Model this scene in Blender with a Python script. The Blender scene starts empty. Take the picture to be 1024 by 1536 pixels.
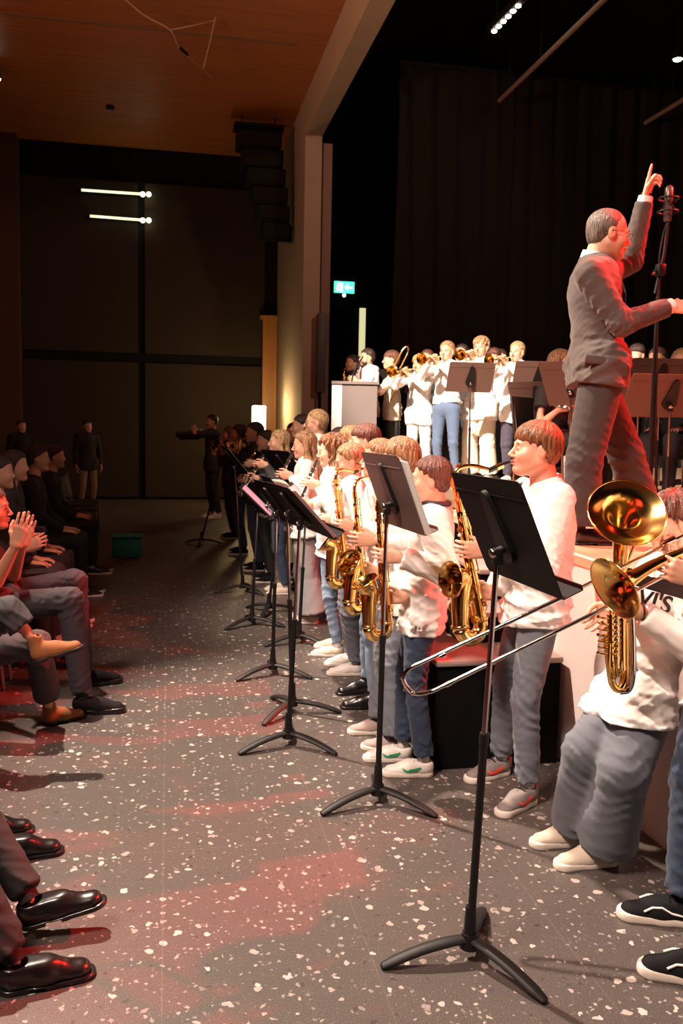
import bpy, math, random
import numpy as np
from math import sin, cos, pi, radians, sqrt, atan2
random.seed(4)
SC = bpy.context.scene
COL = SC.collection

# ------------------------------------------------------------------ camera
FPX = 1300.0
YAW, PIT, ROLL = radians(11.4), radians(5.6), 0.02
CAM = np.array([0, 0, 1.61])
cF = np.array([sin(YAW)*cos(PIT), cos(YAW)*cos(PIT), -sin(PIT)])
_R0 = np.array([cos(YAW), -sin(YAW), 0.0])
_U0 = np.array([sin(YAW)*sin(PIT), cos(YAW)*sin(PIT), cos(PIT)])
cR = _R0*cos(ROLL) + _U0*sin(ROLL)
cU = _U0*cos(ROLL) - _R0*sin(ROLL)
cFH = np.array([sin(YAW), cos(YAW), 0.0])
def ray(x, y): return cF + (x-512)/FPX*cR - (y-768)/FPX*cU
def W(x, y, d):
    r = ray(x, y); return CAM + r*d/(r@cFH)
def G(x, y, z=0.0):
    r = ray(x, y); return CAM + r*(z-CAM[2])/r[2]
def PX(x, y, X):
    r = ray(x, y); return CAM + r*X/r[0]
def PY(x, y, Y):
    r = ray(x, y); return CAM + r*Y/r[1]
cd = bpy.data.cameras.new('camera'); co = bpy.data.objects.new('camera', cd); COL.objects.link(co)
from mathutils import Matrix, Vector
co.matrix_world = Matrix(((cR[0], cU[0], -cF[0], 0), (cR[1], cU[1], -cF[1], 0), (cR[2], cU[2], -cF[2], 1.61), (0, 0, 0, 1)))
cd.sensor_fit = 'VERTICAL'; cd.sensor_height = 36.0; cd.lens = 36.0*FPX/1536.0
cd.clip_end = 100
cd.dof.use_dof = True; cd.dof.focus_distance = 3.1; cd.dof.aperture_fstop = 7.0
SC.camera = co

# ------------------------------------------------------------------ materials
MATS = {}
def mat(name, col, rough=0.6, metal=0.0, bump=0.0, bscale=200.0, var=0.0, vscale=6.0, stretch=None, spec=0.5, sheen=0.0, emis=None, estr=0.0, sss=0.0, coat=0.0, rot=None, bdist=0.002):
    if name in MATS: return MATS[name]
    m = bpy.data.materials.new(name); m.use_nodes = True
    nt = m.node_tree; b = nt.nodes['Principled BSDF']
    b.inputs['Base Color'].default_value = (*col, 1); b.inputs['Roughness'].default_value = rough
    b.inputs['Metallic'].default_value = metal; b.inputs['Specular IOR Level'].default_value = spec
    if sheen: b.inputs['Sheen Weight'].default_value = sheen
    if coat: b.inputs['Coat Weight'].default_value = coat; b.inputs['Coat Roughness'].default_value = 0.08
    if sss:
        b.inputs['Subsurface Weight'].default_value = sss; b.inputs['Subsurface Radius'].default_value = (0.012, 0.004, 0.002)
        b.inputs['Subsurface Scale'].default_value = 1.0
    if emis: b.inputs['Emission Color'].default_value = (*emis, 1); b.inputs['Emission Strength'].default_value = estr
    tc = nt.nodes.new('ShaderNodeTexCoord'); mp = nt.nodes.new('ShaderNodeMapping')
    nt.links.new(tc.outputs['Object'], mp.inputs['Vector'])
    if stretch: mp.inputs['Scale'].default_value = stretch
    if rot: mp.inputs['Rotation'].default_value = rot
    n = nt.nodes.new('ShaderNodeTexNoise'); n.inputs['Scale'].default_value = vscale; n.inputs['Detail'].default_value = 4
    nt.links.new(mp.outputs[0], n.inputs['Vector'])
    mx = nt.nodes.new('ShaderNodeMix'); mx.data_type = 'RGBA'
    v = max(var, 0.04)
    mx.inputs['A'].default_value = (*[max(0, c*(1-v)) for c in col], 1); mx.inputs['B'].default_value = (*[min(1, c*(1+v)) for c in col], 1)
    fo = n.outputs['Fac']
    if name.endswith('hair'):
        mr = nt.nodes.new('ShaderNodeMapRange'); mr.inputs['From Min'].default_value = 0.38; mr.inputs['From Max'].default_value = 0.62; nt.links.new(fo, mr.inputs['Value']); fo = mr.outputs[0]
    nt.links.new(fo, mx.inputs['Factor']); nt.links.new(mx.outputs['Result'], b.inputs['Base Color'])
    if bump:
        n2 = nt.nodes.new('ShaderNodeTexNoise'); n2.inputs['Scale'].default_value = bscale; n2.inputs['Detail'].default_value = 3
        nt.links.new(mp.outputs[0], n2.inputs['Vector'])
        bp = nt.nodes.new('ShaderNodeBump'); bp.inputs['Strength'].default_value = bump; bp.inputs['Distance'].default_value = bdist
        nt.links.new(n2.outputs['Fac'], bp.inputs['Height']); nt.links.new(bp.outputs[0], b.inputs['Normal'])
    MATS[name] = m
    return m

SKIN = mat('skin', (0.62, 0.33, 0.22), 0.5, bump=0.08, bscale=300, var=0.07, vscale=14, sss=0.06)
SKIN2 = mat('skin_tan', (0.5, 0.25, 0.16), 0.5, bump=0.1, bscale=300, var=0.09, vscale=14, sss=0.04)
LIP = mat('lip', (0.50, 0.16, 0.13), 0.45)
WHITE = mat('white_cotton', (0.80, 0.76, 0.73), 0.85, bump=0.25, bscale=420, var=0.02, sheen=0.1)
CREAM = mat('cream_cotton', (0.72, 0.64, 0.53), 0.85, bump=0.25, bscale=300, var=0.03)
BLACKC = mat('black_cotton', (0.012, 0.011, 0.012), 0.85, bump=0.2, bscale=300)
DARKC = mat('charcoal_cotton', (0.035, 0.033, 0.038), 0.85, bump=0.2, bscale=300, var=0.1)
GREYC = mat('grey_cotton', (0.055, 0.05, 0.058), 0.85, bump=0.2, bscale=300, var=0.1)
SUITT = mat('trouser_wool', (0.030, 0.022, 0.019), 0.85, bump=0.3, bscale=700, var=0.08, vscale=30, sheen=0.1)
SUIT = mat('suit_wool', (0.058, 0.040, 0.033), 0.8, bump=0.3, bscale=700, var=0.08, vscale=30, sheen=0.15)
SUITD = mat('suit_lapel', (0.03, 0.026, 0.028), 0.6, bump=0.2, bscale=700)
def denim(name, col): return mat(name, col, 0.85, bump=0.5, bscale=500, var=0.25, vscale=9, stretch=(1, 1, 0.45), sheen=0.1)
JLIGHT = denim('light_blue_denim', (0.22, 0.30, 0.42))
JGREY = denim('grey_blue_denim', (0.135, 0.148, 0.178))
JNAVY = denim('navy_denim', (0.022, 0.038, 0.075))
JBLUE = denim('blue_denim', (0.09, 0.14, 0.24))
JDARK = denim('dark_denim', (0.05, 0.045, 0.075))
JPALE = denim('pale_grey_denim', (0.30, 0.30, 0.31))
def hairm(name, col, var=0.62): return mat(name, col, 0.45, bump=1.0, bscale=75, var=var, vscale=42, stretch=(3, 3, 0.30), spec=0.5, bdist=0.007)
H_BROWN = hairm('brown_hair', (0.17, 0.068, 0.024)); H_DARK = hairm('dark_hair', (0.035, 0.018, 0.014)); H_BLOND = hairm('blond_hair', (0.42, 0.25, 0.12))
H_FAIR = hairm('fair_hair', (0.30, 0.165, 0.08)); H_GREY = hairm('grey_hair', (0.13, 0.095, 0.075), 0.5); H_AUB = hairm('auburn_hair', (0.11, 0.04, 0.025))
RUBW = mat('off_white_rubber', (0.70, 0.62, 0.54), 0.6, var=0.06); SHOEW = mat('white_leather', (0.75, 0.70, 0.65), 0.5, var=0.03, bump=0.1)
SHOEC = mat('cream_suede', (0.60, 0.50, 0.40), 0.8, var=0.06, bump=0.3); SHOEP = mat('grey_pink_suede', (0.36, 0.27, 0.25), 0.8, var=0.08, bump=0.3)
SHOEK = mat('black_leather', (0.008, 0.007, 0.007), 0.3, bump=0.05, coat=0.25); SHOED = mat('black_canvas', (0.008, 0.008, 0.010), 0.85, bump=0.3, spec=0.2)
SHOEB = mat('tan_suede', (0.25, 0.092, 0.026), 0.8, bump=0.3, var=0.1); GREEN = mat('green_mark', (0.02, 0.28, 0.12), 0.5); REDM = mat('red_mark', (0.75, 0.06, 0.03), 0.5)
SHOEG = mat('grey_mesh', (0.2, 0.17, 0.16), 0.7, bump=0.3, var=0.2, vscale=30)
BRASS = mat('gold_lacquered_brass', (0.92, 0.60, 0.20), 0.15, 1.0, var=0.06, vscale=12)
BRASSD = mat('warm_brass', (0.80, 0.40, 0.10), 0.17, 1.0, var=0.06, vscale=12)
SILVER = mat('nickel_silver', (0.74, 0.68, 0.65), 0.08, 1.0, var=0.03); CHROME = mat('smoked_chrome', (0.42, 0.36, 0.35), 0.22, 1.0)
EBON = mat('ebonite', (0.012, 0.012, 0.012), 0.25, coat=0.4); PEARL = mat('pearl', (0.75, 0.72, 0.66), 0.3, coat=0.5)
STEELB = mat('black_painted_steel', (0.007, 0.006, 0.006), 0.45, spec=0.35, bump=0.15, bscale=900); RUBB = mat('black_rubber', (0.012, 0.010, 0.010), 0.55, spec=0.35, bump=0.1)
DESKM = mat('shaded_powder_coat', (0.007, 0.006, 0.006), 0.6, spec=0.2, bump=0.25, bscale=900)  # darkened to carry the nearest desk's shade outside the beam
PAPER = mat('paper', (0.80, 0.77, 0.72), 0.8, var=0.03, vscale=20); PAPERP = mat('pink_and_red_lit_paper', (0.72, 0.42, 0.44), 0.8); STAPE = mat('black_strap', (0.02, 0.02, 0.025), 0.6)

# ------------------------------------------------------------------ mesh plumbing
def tag(o, label=None, cat=None, group=None, kind=None):
    if label: o['label'] = label
    if cat: o['category'] = cat
    if group: o['group'] = group
    if kind: o['kind'] = kind
    return o
def root(name, loc, label, cat, group=None):
    o = bpy.data.objects.new(name, None); COL.objects.link(o); o.location = tuple(float(v) for v in loc)
    o.empty_display_size = 0.05
    tag(o, label, cat, group); o['_l'] = [float(v) for v in loc]
    return o
def base_of(o):
    p = np.zeros(3)
    while o is not None:
        p = p + np.array(o.location); o = o.parent
    return p
class MB:
    def __init__(s): s.v = []; s.f = []; s.m = []; s.n = 0; s.mi = 0
    def add(s, V, Fc):
        V = np.asarray(V, float)
        s.v.append(V)
        for q in Fc: s.f.append(tuple(int(i)+s.n for i in q)); s.m.append(s.mi)
        s.n += len(V); return s
    def tube(s, pts, r, seg=10, caps=True, flat=None):
        P = np.asarray(pts, float); n = len(P)
        r = np.ones(n)*r if np.isscalar(r) else np.asarray(r, float)
        T = np.gradient(P, axis=0); T /= np.linalg.norm(T, axis=1)[:, None]+1e-12
        a = np.array([0, 0, 1.0]) if abs(T[0][2]) < 0.9 else np.array([1.0, 0, 0])
        N = np.cross(T[0], a); N /= np.linalg.norm(N)
        V = []
        ang = np.linspace(0, 2*pi, seg, endpoint=False)
        for i in range(n):
            N = N - T[i]*(N@T[i]); N /= np.linalg.norm(N)+1e-12
            B = np.cross(T[i], N)
            V.append(P[i]+r[i]*(np.cos(ang)[:, None]*N+np.sin(ang)[:, None]*B))
        V = np.concatenate(V); Fc = []
        for i in range(n-1):
            for j in range(seg):
                k = (j+1) % seg; Fc.append((i*seg+j, i*seg+k, (i+1)*seg+k, (i+1)*seg+j))
        if caps:
            Fc.append(tuple(range(seg-1, -1, -1))); Fc.append(tuple((n-1)*seg+j for j in range(seg)))
        return s.add(V, Fc)
    def box(s, c, sx, sy, sz, ax=None):
        A = np.eye(3) if ax is None else np.asarray(ax, float)
        V = []
        for i in (-1, 1):
            for j in (-1, 1):
                for k in (-1, 1): V.append(np.asarray(c, float)+A[0]*i*sx/2+A[1]*j*sy/2+A[2]*k*sz/2)
        return s.add(V, [(0, 1, 3, 2), (4, 6, 7, 5), (0, 4, 5, 1), (2, 3, 7, 6), (0, 2, 6, 4), (1, 5, 7, 3)])
    def bbox(s, c, sx, sy, sz, b=0.01, ax=None):      # bevelled box
        A = np.eye(3) if ax is None else np.asarray(ax, float); c = np.asarray(c, float)
        import bmesh
        bm = bmesh.new(); bmesh.ops.create_cube(bm, size=1)
        for v in bm.verts: v.co = (v.co.x*sx, v.co.y*sy, v.co.z*sz)
        bmesh.ops.bevel(bm, geom=bm.edges[:], offset=b, segments=2, affect='EDGES', profile=0.5)
        bm.verts.index_update()
        V = [c+A[0]*v.co.x+A[1]*v.co.y+A[2]*v.co.z for v in bm.verts]; Fc = [[v.index for v in f.verts] for f in bm.faces]
        bm.free(); return s.add(V, Fc)
    def ball(s, c, r, seg=10, sc=(1, 1, 1), ax=None):
        A = np.eye(3) if ax is None else np.asarray(ax, float)
        V = []; nr = max(4, seg//2)
        for i in range(nr+1):
            t = pi*i/nr
            for j in range(seg):
                p = 2*pi*j/seg; q = np.array([sin(t)*cos(p)*sc[0], sin(t)*sin(p)*sc[1], cos(t)*sc[2]])*r
                V.append(np.asarray(c, float)+q@A)
        Fc = [(i*seg+j, (i+1)*seg+j, (i+1)*seg+(j+1) % seg, i*seg+(j+1) % seg) for i in range(nr) for j in range(seg)]
        return s.add(V, Fc)
    def cyl(s, a, b, r, seg=12): return s.tube([a, b], r, seg)
    def prism(s, poly, nrm, t):      # planar polygon extruded
        P = np.asarray(poly, float); n = len(P); o = np.asarray(nrm, float)*t
        V = np.concatenate([P, P+o])
        return s.add(V, [tuple(range(n-1, -1, -1)), tuple(range(n, 2*n))]+[(i, (i+1) % n, n+(i+1) % n, n+i) for i in range(n)])
    def build(s, name, m, parent=None, smooth=True, kind=None, label=None, loc=None):
        me = bpy.data.meshes.new(name)
        V = np.concatenate(s.v)
        off = base_of(parent) if parent is not None else (np.zeros(3) if loc is None else np.asarray(loc, float))
        V = V-off
        me.from_pydata(V.tolist(), [], s.f)
        ms = m if isinstance(m, (list, tuple)) else [m]
        for q in ms: me.materials.append(q)
        if len(ms) > 1: me.polygons.foreach_set('material_index', s.m)
        if smooth is True:
            me.polygons.foreach_set('use_smooth', [True]*len(me.polygons))
            try: me.set_sharp_from_angle(angle=radians(42))
            except Exception: pass
        elif smooth == 2: me.polygons.foreach_set('use_smooth', [True]*len(me.polygons))
        me.update()
        o = bpy.data.objects.new(name, me); COL.objects.link(o)
        if parent is not None: o.parent = parent
        elif loc is not None: o.location = tuple(float(v) for v in loc)
        if kind: o['kind'] = kind
        if label: o['label'] = label
        return o
def unit(v):
    v = np.asarray(v, float); return v/(np.linalg.norm(v)+1e-12)
def crom(P, n=8):
    P = np.asarray(P, float); Q = np.vstack([2*P[0]-P[1], P, 2*P[-1]-P[-2]]); out = []
    for i in range(1, len(Q)-2):
        for k in range(n):
            t = k/n; a, b, c, d = Q[i-1], Q[i], Q[i+1], Q[i+2]
            out.append(0.5*((2*b)+(-a+c)*t+(2*a-5*b+4*c-d)*t*t+(-a+3*b-3*c+d)*t**3))
    out.append(P[-1]); return np.array(out)

# ------------------------------------------------------------------ SDF + surface nets
def seg_(p, a, b, ra, rb, n=None, k=1.0):
    a = np.asarray(a, np.float32); b = np.asarray(b, np.float32); ba = b-a
    t = np.clip(((p-a)@ba)/(ba@ba+1e-9), 0, 1)
    w = p-a-t[:, None]*ba
    if n is not None:
        n = np.asarray(unit(n), np.float32); w = w+(w@n)[:, None]*n*np.float32(k-1)
    return np.sqrt((w*w).sum(1))-(ra+(rb-ra)*t)
def ell_(p, c, r, ax=None):
    q = p-np.asarray(c, np.float32)
    if ax is not None: q = q@np.asarray(ax, np.float32).T
    r = np.asarray(r, np.float32)
    q = q/r; k0 = np.sqrt((q*q).sum(1)); q = q/r; k1 = np.sqrt((q*q).sum(1))+1e-9
    return k0*(k0-1)/k1
def smin(a, b, k):
    h = np.maximum(k-np.abs(a-b), 0)/k
    return np.minimum(a, b)-h*h*k*0.25
def smax(a, b, k): return -smin(-a, -b, k)
def nets(fn, lo, hi, h):
    lo = np.asarray(lo, float)-h*1.5; hi = np.asarray(hi, float)+h*1.5
    n = np.maximum(((hi-lo)/h).astype(int)+2, 3)
    ax = [lo[i]+h*np.arange(n[i]) for i in range(3)]
    g = np.stack(np.meshgrid(*ax, indexing='ij'), -1).reshape(-1, 3).astype(np.float32)
    F = np.concatenate([fn(c) for c in np.array_split(g, max(1, len(g)//200000))]).reshape(n)
    F[0] = np.maximum(F[0], 1e-4); F[-1] = np.maximum(F[-1], 1e-4); F[:, 0] = np.maximum(F[:, 0], 1e-4); F[:, -1] = np.maximum(F[:, -1], 1e-4); F[:, :, 0] = np.maximum(F[:, :, 0], 1e-4); F[:, :, -1] = np.maximum(F[:, :, -1], 1e-4)
    ins = F < 0
    cs = tuple(n-1); cnt = np.zeros(cs, np.int32); pos = np.zeros(cs+(3,))
    edges = []
    for a in range(3):
        s0 = [slice(None)]*3; s1 = [slice(None)]*3; s0[a] = slice(0, -1); s1[a] = slice(1, None)
        A = F[tuple(s0)]; B = F[tuple(s1)]; m = ins[tuple(s0)] != ins[tuple(s1)]
        I = np.argwhere(m); av = A[m]; bv = B[m]; t = av/(av-bv)
        P = I.astype(float); P[:, a] += t
        o1, o2 = [(1, 2), (2, 0), (0, 1)][a]
        for d1 in (0, 1):
            for d2 in (0, 1):
                C = I.copy(); C[:, o1] -= d1; C[:, o2] -= d2
                ok = (C >= 0).all(1) & (C < np.array(cs)).all(1)
                Cc = C[ok]; ix = np.ravel_multi_index(Cc.T, cs)
                np.add.at(cnt.reshape(-1), ix, 1); np.add.at(pos.reshape(-1, 3), ix, P[ok])
        edges.append((I, av < 0, o1, o2))
    vid = -np.ones(cs, np.int64); msk = cnt > 0; vid[msk] = np.arange(msk.sum())
    V = pos[msk]/cnt[msk][:, None]*h+lo
    quads = []
    for a in range(3):
        I, neg, o1, o2 = edges[a]
        ok = (I[:, o1] > 0) & (I[:, o2] > 0) & (I[:, o1] < cs[o1]) & (I[:, o2] < cs[o2]); I = I[ok]; neg = neg[ok]
        if len(I) == 0: continue
        def cc(d1, d2):
            C = I.copy(); C[:, o1] -= d1; C[:, o2] -= d2; return vid[C[:, 0], C[:, 1], C[:, 2]]
        q = np.stack([cc(1, 1), cc(0, 1), cc(0, 0), cc(1, 0)], 1)
        q[~neg] = q[~neg][:, ::-1]
        quads.append(q)
    Q = np.concatenate(quads); Q = Q[(Q >= 0).all(1)]
    return V, Q
def folds(p, fr, seed, d=(0, 0, 1)):
    rs = np.random.RandomState(seed); r = np.zeros(len(p), np.float32)
    for i in range(3):
        a = unit(np.array(d)+rs.randn(3)*0.55).astype(np.float32); b = unit(rs.randn(3)).astype(np.float32); c = unit(rs.randn(3)).astype(np.float32)
        ph = rs.rand()*6
        w = np.sin((p@a)*fr*(1+0.5*i)+1.6*np.sin((p@b)*fr*0.45+ph)+1.1*np.sin((p@c)*fr*0.8+ph*2))
        r += (1-np.abs(w)**0.8)*(1/(1+0.6*i))
    return r-0.9
def ik(a, c, l1, l2, hint):
    a = np.asarray(a, float); c = np.asarray(c, float); d = np.linalg.norm(c-a); u = unit(c-a)
    if d > (l1+l2)*0.995: s = d/((l1+l2)*0.995); l1 *= s; l2 *= s
    x = (l1*l1-l2*l2+d*d)/(2*d); hh = sqrt(max(l1*l1-x*x, 1e-6))
    hint = np.asarray(hint, float); hint = unit(hint-u*(hint@u))
    return a+u*x+hint*hh
# ------------------------------------------------------------------ people
Z = np.array([0, 0, 1.0]); SOCKW = mat('white_sock', (0.62, 0.58, 0.55), 0.9, bump=0.3)
def M3(f, l, u): return np.array([f, l, u])          # rows: local axes in world
def head_frame(yaw, pitch=0, roll=0):
    f = np.array([cos(yaw)*cos(pitch), sin(yaw)*cos(pitch), sin(pitch)]); l = np.array([-sin(yaw), cos(yaw), 0.0])
    u = np.cross(f, l); l2 = l*cos(roll)+u*sin(roll); u2 = u*cos(roll)-l*sin(roll)
    return M3(f, l2, u2)
def head_sdf(p, det, fat=0.0, open_=0.0):
    d = ell_(p, (-0.012, 0, 0.034), (0.094, 0.076, 0.084))
    d = smin(d, ell_(p, (0.022, 0, -0.035), (0.062, 0.059+fat*0.4, 0.076)), 0.03)
    for s in (-1, 1):
        d = smin(d, seg_(p, (-0.012, s*0.050, -0.050), (0.056, s*0.014, -0.092), 0.020+fat, 0.018+fat*0.6), 0.03)
        d = smin(d, ell_(p, (0.050, s*0.034, -0.030), (0.030+fat, 0.028+fat, 0.030)), 0.025)
    d = smin(d, ell_(p, (0.071, 0, -0.094), (0.017, 0.020, 0.014)), 0.02)
    if det > 0:
        d = smin(d, seg_(p, (0.074, -0.030, 0.018), (0.074, 0.030, 0.018), 0.012, 0.012), 0.02)
        for s in (-1, 1): d = smax(d, -ell_(p, (0.098, s*0.031, 0.000), (0.019, 0.019, 0.013)), 0.012)
        for s in (-1, 1): d = smin(d, ell_(p, (0.071, s*0.031, 0.000), (0.0145, 0.016, 0.0125)), 0.004)
    d = smin(d, seg_(p, (0.084, 0, 0.008), (0.108 if det > 0 else 0.099, 0, -0.030), 0.0065, 0.0095), 0.012)
    if det > 0:
        for s in (-1, 1): d = smin(d, ell_(p, (0.097, s*0.010, -0.036), (0.010, 0.0075, 0.007)), 0.006)
        d = smin(d, ell_(p, (0.086, 0, -0.057), (0.013, 0.022, 0.0065)), 0.006)
        d = smin(d, ell_(p, (0.083, 0, -0.070), (0.013, 0.019, 0.0075)), 0.006)
        d = smax(d, -ell_(p, (0.099, 0, -0.0635), (0.008, 0.024, 0.0016+open_)), 0.003)
    for s in (-1, 1):
        e = ell_(p, (-0.012, s*0.077, -0.008), (0.019, 0.010, 0.031))
        if det > 1: e = smax(e, -ell_(p, (-0.006, s*0.089, -0.006), (0.010, 0.007, 0.019)), 0.004)
        d = smin(d, e, 0.008)
    return d
def hair_sdf(p, style, det, seed=0):
    x, y, z = p[:, 0], p[:, 1], p[:, 2]
    az = np.arctan2(y, x+0.03)
    th = {'short': 0.010, 'crop': 0.006, 'bowl': 0.013, 'bald': 0.003, 'long': 0.013, 'frizzy': 0.018, 'tied': 0.009, 'messy': 0.017, 'bun': 0.009, 'quiff': 0.013}[style]
    c = (-0.016, 0, 0.036); r = (0.094+th, 0.078+th, 0.083+th)
    d = ell_(p, c, r)
    if style == 'bowl':
        d = smin(d, ell_(p, (-0.006, 0, 0.050), (0.094, 0.083, 0.064)), 0.02)
        xs = [-0.12, -0.07, -0.03, 0.0, 0.03, 0.06, 0.12]; zs = [-0.085, -0.075, -0.055, 0.022, 0.020, 0.030, 0.034]
    elif style == 'bald':
        xs = [-0.12, -0.06, -0.02, 0.0, 0.02, 0.05, 0.12]; zs = [-0.07, -0.065, -0.03, 0.012, 0.055, 0.11, 0.14]
    elif style in ('long', 'tied', 'bun', 'frizzy'):
        xs = [-0.12, -0.06, -0.02, 0.0, 0.03, 0.06, 0.12]; zs = [-0.09, -0.08, -0.05, -0.02, 0.035, 0.062, 0.07]
    elif style == 'messy':
        xs = [-0.12, -0.06, -0.02, 0.0, 0.03, 0.06, 0.12]; zs = [-0.075, -0.07, -0.04, 0.018, 0.022, 0.036, 0.04]
    else:
        xs = [-0.12, -0.06, -0.02, 0.0, 0.03, 0.06, 0.12]; zs = [-0.07, -0.065, -0.035, 0.02, 0.035, 0.058, 0.065]
    if style in ('bowl', 'messy'): d = smin(d, ell_(p, (-0.050, 0, -0.005), (0.062, 0.076, 0.078)), 0.03)
    if style in ('short', 'quiff', 'crop', 'bald'): d = smin(d, ell_(p, (-0.052, 0, -0.008), (0.050+th*0.6, 0.066+th*0.6, 0.066)), 0.02)
    zl = np.interp(x, xs, zs).astype(np.float32)
    if det > 0: zl = zl+0.006*np.sin(az*17+seed)+0.004*np.sin(az*41)
    if style == 'quiff': d = smin(d, seg_(p, (0.06, -0.04, 0.105), (0.06, 0.04, 0.105), 0.026, 0.022), 0.02)
    d = d+min(0.75*th, 0.010)*np.exp(-np.maximum(z-zl, 0)/0.013)
    d = smax(d, (zl-z)*0.8, 0.010)
    if style == 'bald': pass
    if style in ('long', 'frizzy'):
        for s in (-1, 1):
            d = smin(d, seg_(p, (-0.015, s*0.078, 0.01), (-0.02, s*0.094, -0.13), 0.022, 0.032, (0, 1, 0), 1.5), 0.02)
            d = smin(d, seg_(p, (-0.02, s*0.094, -0.13), (0.035, s*0.108, -0.28), 0.034, 0.020, (0, 1, 0), 1.3), 0.02)
        d = smin(d, seg_(p, (-0.075, 0, -0.02), (-0.12, 0, -0.28), 0.065, 0.075, (1, 0, 0), 2.0), 0.03)
    if style == 'tied':
        d = smin(d, seg_(p, (-0.10, 0, 0.02), (-0.135, 0, -0.02), 0.020, 0.026), 0.02)
        d = smin(d, seg_(p, (-0.135, 0, -0.02), (-0.115, 0.02, -0.17), 0.026, 0.010), 0.02)
    if style == 'bun': d = smin(d, ell_(p, (-0.11, 0, 0.07), (0.035, 0.035, 0.032)), 0.02)
    if det > 0 or style in ('messy', 'long', 'frizzy'):
        cx, cz = -0.035, 0.12                                    # crown whorl: locks run away from it
        a2 = np.arctan2(y, x-cx); rr = np.sqrt((x-cx)**2+y*y+(z-cz)**2)
        amp = {'short': 0.0014, 'crop': 0.001, 'bowl': 0.0015, 'bald': 0.0004, 'long': 0.0022, 'frizzy': 0.0065, 'tied': 0.0012, 'messy': 0.0048, 'bun': 0.001, 'quiff': 0.003}[style]
        w = np.sin(a2*(23 if style not in ('messy', 'frizzy') else 14)+seed+3*np.sin(rr*22+seed)+1.5*np.sin(z*50))
        w2 = np.sin(a2*47+2*np.sin(rr*35))
        w3 = np.sin(a2*9+seed*1.7+2*np.sin(rr*14)); d = d-amp*(w+0.8*w2+0.8*w3*np.abs(w3))
    return d
def hand_sdf_parts(L, side, curl, spread=0.0, thumb=0.5):
    """local: x fingers, y thumb side (right hand), z back of hand; returns list of capsules"""
    s = L/0.18; T = 1 if side == 'R' else -1; prs = []
    kn = [(0.088, 0.029, 0.0), (0.092, 0.010, 0.003), (0.088, -0.010, 0.002), (0.080, -0.028, -0.002)]
    ln = [0.072, 0.080, 0.075, 0.058]; rd = [0.0082, 0.0085, 0.008, 0.007]
    palm = []
    for (x, y, z) in kn: palm.append(((0.006, y*0.62, 0), (x, y, z), 0.0155, 0.0115))
    palm.append(((0.012, 0.014, -0.006), (0.05, 0.030, -0.010), 0.016, 0.012))
    palm.append(((-0.05, 0, 0), (0.01, 0, 0), 0.023, 0.021))
    fing = []
    for i in range(4):
        c = curl[i] if hasattr(curl, '__len__') else curl
        p = np.array(kn[i]); a = 0.0; ch = []
        sp = (1.5-i)*0.09*(1+spread)
        for j, fr in enumerate((0.45, 0.31, 0.24)):
            a += c*(0.75 if j == 0 else 1.0 if j == 1 else 0.7)
            q = p+ln[i]*fr*np.array([cos(a)*cos(sp), cos(a)*sin(sp), -sin(a)])
            ch.append((p, q, rd[i]*(1-0.10*j), rd[i]*(1-0.10*(j+1)))); p = q
        fing.append(ch)
    p = np.array([0.022, 0.024, -0.006]); ch = []
    dirs = [unit((0.75, 0.62, -0.25)), unit((0.9, 0.35-0.6*thumb, -0.3-0.6*thumb)), unit((0.9, 0.1-0.9*thumb, -0.3-0.8*thumb))]
    for j, (dd, l_) in enumerate(zip(dirs, (0.040, 0.032, 0.026))):
        q = p+dd*l_; ch.append((p, q, 0.0115-0.0013*j, 0.0105-0.0015*j)); p = q
    fing.append(ch)
    def tr(v): v = np.array(v)*s; v[1] *= T; return v
    return [(tr(a), tr(b), ra*s, rb*s) for a, b, ra, rb in palm], [[(tr(a), tr(b), ra*s, rb*s) for a, b, ra, rb in c] for c in fing]
def hand_mesh(wr, fd, palm, side, L, curl, h, spread=0, thumb=0.5, fore=None, back=None):
    fd = unit(fd); zz = -unit(palm); zz = unit(zz-fd*(zz@fd)); yy = np.cross(zz, fd)
    A = np.array([fd, yy, zz]); pl, fg = hand_sdf_parts(L, side, curl, spread, thumb)
    pts = np.array([q for a, b, _, _ in pl+[c for f in fg for c in f] for q in (a, b)])
    pl = pl[:-1]
    fa = None
    if fore is not None:
        e = (np.asarray(fore, float)-wr)@A.T; fa = e
    else:
        e = np.array([-0.06, 0, 0])*L/0.18 if back is None else unit((np.asarray(back)-wr)@A.T)*0.06*L/0.18; fa = e
    pts = np.vstack([pts, [fa*(1 if fore is not None else 1)]])
    s = L/0.18
    def fn(p):
        d = None
        for a, b, ra, rb in pl:
            q = seg_(p, a, b, ra, rb, (0, 0, 1), 1.25); d = q if d is None else smin(d, q, 0.014*s)
        d = smin(d, seg_(p, fa, (0, 0, 0), (0.040 if fore is not None else 0.023)*s, 0.0215*s, (0, 0, 1), 1.25), 0.015*s)
        for f in fg:
            c = None
            for a, b, ra, rb in f:
                q = seg_(p, a, b, ra, rb); c = q if c is None else smin(c, q, 0.004*s)
            d = smin(d, c, 0.007*s)
        return d
    V, Q = nets(fn, pts.min(0)-0.045*s if fore is not None else pts.min(0)-0.024*s, pts.max(0)+(0.045*s if fore is not None else 0.024*s), h)
    return V@A+wr, Q
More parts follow.
